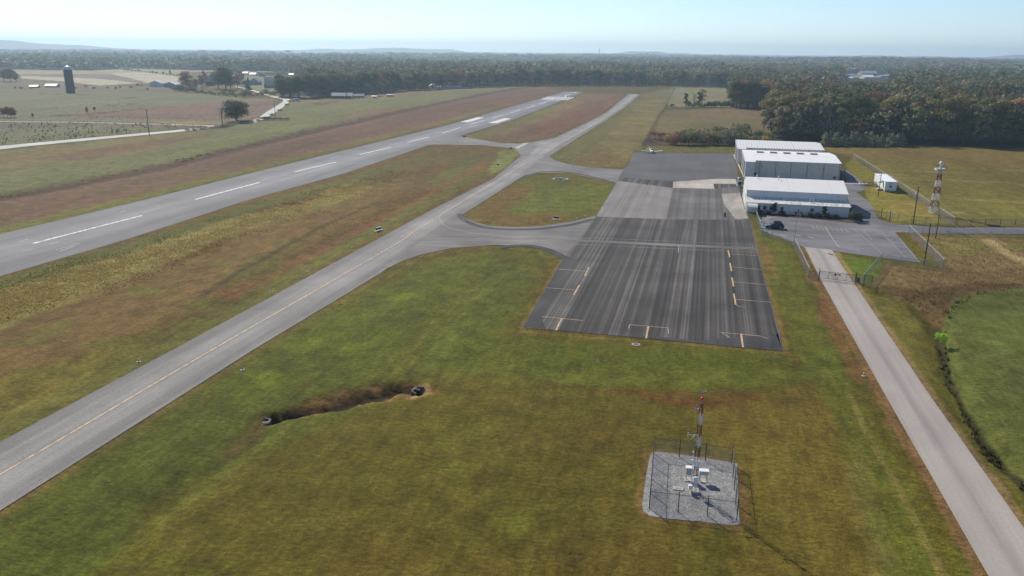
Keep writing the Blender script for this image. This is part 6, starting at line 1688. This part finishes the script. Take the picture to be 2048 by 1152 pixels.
house("village_house", "grey gabled village house right of the dark conifer", "house", 508, 170, 19, 6.5, 6.5, 11, -0.1, BLUE_W, GREY_ROOF, True, 2)
house("village_house", "upper of the two village houses left of the dark clump", "house", 538, 165, 19, 4.5, 5.5, 11, 0.1, WHITE_W, GREY_ROOF, False, 4)
house("village_house", "lower dark-roofed village house beside the dark clump", "house", 537, 176.5, 17, 6, 7, 11, 0.0, BLUE_W, GREY_ROOF, False, 3)
house("village_house", "small white village house above the farmhouse clump", "house", 490, 149.5, 10, 3.2, 2.2, 9, 0.1, WHITE_W, TIN_ROOF, False, 2)
house("village_house", "distant steep-roofed village house below the far wood", "house", 523, 153, 12, 4, 4.5, 10, 0.1, BLUE_W, GREY_ROOF, True, 1)
house("village_house", "distant pale bungalow at the far end of the village", "house", 505, 151, 12, 2.6, 2.2, 9, 0.0, CREAM_W, TIN_ROOF, False, 3)
house("village_house", "far pale building at the wood's edge above the dark clump", "house", 585, 152, 15, 2.6, 2.2, 10, 0.0, WHITE_W, TIN_ROOF, False, 3)
house("village_house", "far white cottage left of the farmhouse clump", "house", 369, 148, 13, 3, 2.6, 9, 0.1, WHITE_W, GREY_ROOF, False, 2)
house("ranch_house", "long grey-roofed ranch house in the shade of the dark clump", "house", 684, 197.5, 40, 5.5, 5.5, 11, 0.1, BRICK_W, plain("pale_shingle", (0.27, 0.27, 0.27), 0.8), False, 6, True, True)
house("ranch_house", "smaller cream bungalow right of the long ranch house", "house", 717, 196, 21, 4.0, 3.2, 9, 0.1, CREAM_W, GREY_ROOF, False, 3)
house("garden_shed", "small bright white shed in the yard right of the bungalow", "shed", 748, 196, 9, 3.0, 1.6, 4, 0.1, WHITE_W, plain("white_tin", (0.75, 0.75, 0.75), 0.4), False, 0)
house("carport", "dark open carport under the yard trees", "carport", 780, 193, 12, 2.6, 1.0, 7, 0.1, DARK_W, TIN_ROOF, False, 0, False, open_front=True)
house("white_house", "white gabled house beside the red bush in the brown paddock", "house", 866, 177.5, 17, 4.6, 4.6, 12, 0.1, WHITE_W, TIN_ROOF, True, 1)
house("porch_house", "low wing with a pale roof right of the white gabled house", "house", 878, 177.2, 9, 3.2, 1.2, 6, 0.1, WHITE_W, TIN_ROOF, False, 1, False)
house("long_shed", "long grey tin shed by the far wood left of the runway end", "shed", 907, 177.5, 28, 3.0, 2.4, 9, 0.05, BLUE_W, plain("grey_tin", (0.36, 0.36, 0.36), 0.5), False, 0)
for px, py, w_, h_, r_, wl, rf, l_ in ((1739, 152, 31, 5, 4.5, plain("tan_wall", (0.30, 0.25, 0.2), 0.8), TIN_ROOF, "largest distant white-roofed building above the right woods"), (1739, 157.5, 21, 3, 4.2, CREAM_W, plain("white_roof", (0.72, 0.72, 0.7), 0.5), "distant building with a white roof in front of the largest one"), (1715, 156.5, 16, 2, 2.4, WHITE_W, TIN_ROOF, "long low distant building left of the largest one"), (1700, 152, 26, 2.2, 1.4, WHITE_W, TIN_ROOF, "long flat distant building at the left of the distant group"), (1693, 146.5, 8, 2.2, 2.2, WHITE_W, TIN_ROOF, "small white distant building with a rounded top, far left of the group"), (1768, 155, 14, 3, 1.4, BLUE_W, TIN_ROOF, "bluish distant building right of the largest one"), (1779, 154, 7, 2.6, 2.2, WHITE_W, TIN_ROOF, "small white distant building at the right of the group")):
    house("distant_building", l_, "building", px, py, w_, h_, r_, 26, 0.0, wl, rf, False, 0, False)

# pale van by the farm road
vn = thing("parked_van", "pale blue van parked at the foot of the dark clump by the road", "van", (*G(593, 203.5), 0), R(10))
b = MB(); b.loft([[(-3.6, -1.1, 0.5), (-3.6, -1.1, 2.7), (-3.6, 1.1, 2.7), (-3.6, 1.1, 0.5)], [(1.9, -1.1, 0.5), (1.9, -1.1, 2.7), (1.9, 1.1, 2.7), (1.9, 1.1, 0.5)], [(2.7, -1.05, 0.5), (2.7, -1.0, 1.6), (2.7, 1.0, 1.6), (2.7, 1.05, 0.5)], [(3.6, -1.0, 0.5), (3.6, -0.95, 1.3), (3.6, 0.95, 1.3), (3.6, 1.0, 0.5)]]); b.build("body", plain("pale_blue_paint", (0.5, 0.58, 0.64), 0.4), vn)
b = MB(); b.bx(-0.4, 1.8, -1.13, -1.102, 1.6, 2.3); b.build("window", M['glass'], vn)
for x in (-2.3, 2.3):
    for s in (-1, 1): b = MB(); b.tube((x, s * 0.85, 0.45), (x, s * 1.12, 0.45), 0.45, n=12); b.build("wheel", M['tyre'], vn)

# silo
sx_, sy_ = G(141.5, 184)
si = thing("silo", "tall dark concrete silo with a pale dome standing in the pasture", "silo", (sx_, sy_, 0))
t = NT("silo_stave")
v = t.coord('Object'); sp = t.n("ShaderNodeSeparateXYZ"); t.l(v, sp.inputs[0])
hoop = t.math('LESS_THAN', t.math('FRACT', t.math('MULTIPLY', sp.outputs[2], 1.2)), 0.14)
mp2 = t.n("ShaderNodeMapping"); t.l(v, mp2.inputs[0]); mp2.inputs['Scale'].default_value = (1, 1, 0.12)
c = t.mix(1.0, (0.105, 0.095, 0.088, 1), t.ramp(t.noise(mp2.outputs[0], 0.9, 5, 0.7), [(0.3, 0.55), (0.7, 1.5)]), 'MULTIPLY')
t.col(t.mix(t.math('MULTIPLY', hoop, 0.5), c, (0.04, 0.04, 0.045, 1))); t.b.inputs['Roughness'].default_value = 0.9
b = MB(); b.lathe([(4.2, 0), (4.2, 22.4)], n=28); b.build("barrel", t.m, si)
b = MB(); b.lathe([(4.35, 22.4), (4.3, 22.9), (3.9, 24.3), (2.9, 25.4), (1.5, 26.1), (0.1, 26.4)], n=28); b.build("dome", plain("dome_metal", (0.55, 0.56, 0.56), 0.4, 0.3, vary=0.25, scale=0.4), si, True)
b = MB(); b.box((3.2, -3.3, 11), (1.0, 0.8, 21.5), 0.8); b.build("chute", t.m, si)

# ------------------------------------------------------------------ far ridges
HILL = NT("hill_material")
w = HILL.coord('World'); HILL.col(HILL.mix(HILL.noise(w, 0.004, 4), (0.05, 0.055, 0.03, 1), (0.085, 0.075, 0.045, 1))); HILL.b.inputs['Roughness'].default_value = 1.0
def hzrow(px):
    lo, hi = 0.0, 300.0
    for _ in range(30):
        m = (lo + hi) / 2
        x, y = (px - 1024) / FPX, -(m - 576) / FPX
        if -_sp + (_sr * x + _cr * y) * _cp > 0: lo = m
        else: hi = m
    return lo
def ridge(D, prof, seed, depth=700.0):
    """a long hill: profile of (column, row) seen at distance D, built with a near and a far slope"""
    xs = np.linspace(prof[0][0], prof[-1][0], 90)
    ys = np.interp(xs, [p[0] for p in prof], [p[1] for p in prof])
    top = []
    for i, (a, q) in enumerate(zip(xs, ys)):
        hh = 0.8 * max(0.0, CAM_H + (hzrow(a) - q) * D / FPX) + 6 * (vnoise(np.array([a / 9.0]), np.array([seed * 1.0]), seed)[0] - 0.5)
        az = math.atan((a - 1024) / FPX / _cp * 1.0)
        top.append((az, max(hh, -2)))
    vs, fs = [], []
    rows = 7
    for az, hh in top:
        for k in range(rows):
            u_ = k / (rows - 1) * 2 - 1
            d = D + u_ * depth
            z = hh * (1 - abs(u_) ** 1.5) - 1.0 + (0 if abs(u_) > 0.9 else 5 * math.sin(az * 90 + k * 2 + seed))
            vs.append((d * math.sin(az), d * math.cos(az), z))
    for i in range(len(top) - 1):
        for k in range(rows - 1):
            a = i * rows + k; fs.append((a, a + 1, a + rows + 1, a + rows))
    b = MB(); b.add(vs, fs); o = b.build("hills", HILL.m, None, True); o['kind'] = 'structure'
ridge(9600, [(-120, 88), (-60, 83), (0, 82), (40, 81), (69, 78.4), (90, 80.5), (105, 80), (150, 84), (200, 88), (260, 92), (340, 97)], 1)
ridge(10200, [(560, 103), (640, 97), (667, 95), (700, 98), (717, 97), (762, 94), (840, 94), (902, 96), (937, 103), (980, 108)], 2)
ridge(9300, [(980, 110), (1060, 106), (1106, 104.5), (1150, 107), (1210, 105), (1245, 100), (1274, 98.8), (1295, 100.5), (1311, 104.5), (1399, 106), (1450, 108.5), (1540, 112)], 3)
ridge(9500, [(1580, 112), (1650, 109.5), (1698, 107.5), (1761, 109.5), (1840, 112), (1900, 110.5), (1961, 106.8), (2000, 110), (2100, 113)], 4)
ridge(8500, [(-200, 97), (-100, 95), (0, 94.5), (110, 95), (200, 96.5), (330, 99), (480, 103), (700, 106), (900, 107.5), (1100, 110), (1300, 111), (1600, 114), (1800, 115.5), (2000, 116.5), (2200, 119)], 5, 300)

# ------------------------------------------------------------------ haze: one even volume round the whole country
hz = NT("haze_material")
hz.t.nodes.remove(hz.b)
pv = hz.n("ShaderNodeVolumePrincipled")
pv.inputs['Color'].default_value = (0.60, 0.82, 1.0, 1)
pv.inputs['Density'].default_value = 1.35e-4
pv.inputs['Anisotropy'].default_value = 0.32
hz.l(pv.outputs[0], hz.t.nodes["Material Output"].inputs['Volume'])
b = MB(); b.bx(-14000, 14000, -3000, 14000, -4, 175)
ho = b.build("haze", hz.m); ho['kind'] = 'stuff'; ho['label'] = "pale blue autumn haze over the countryside"
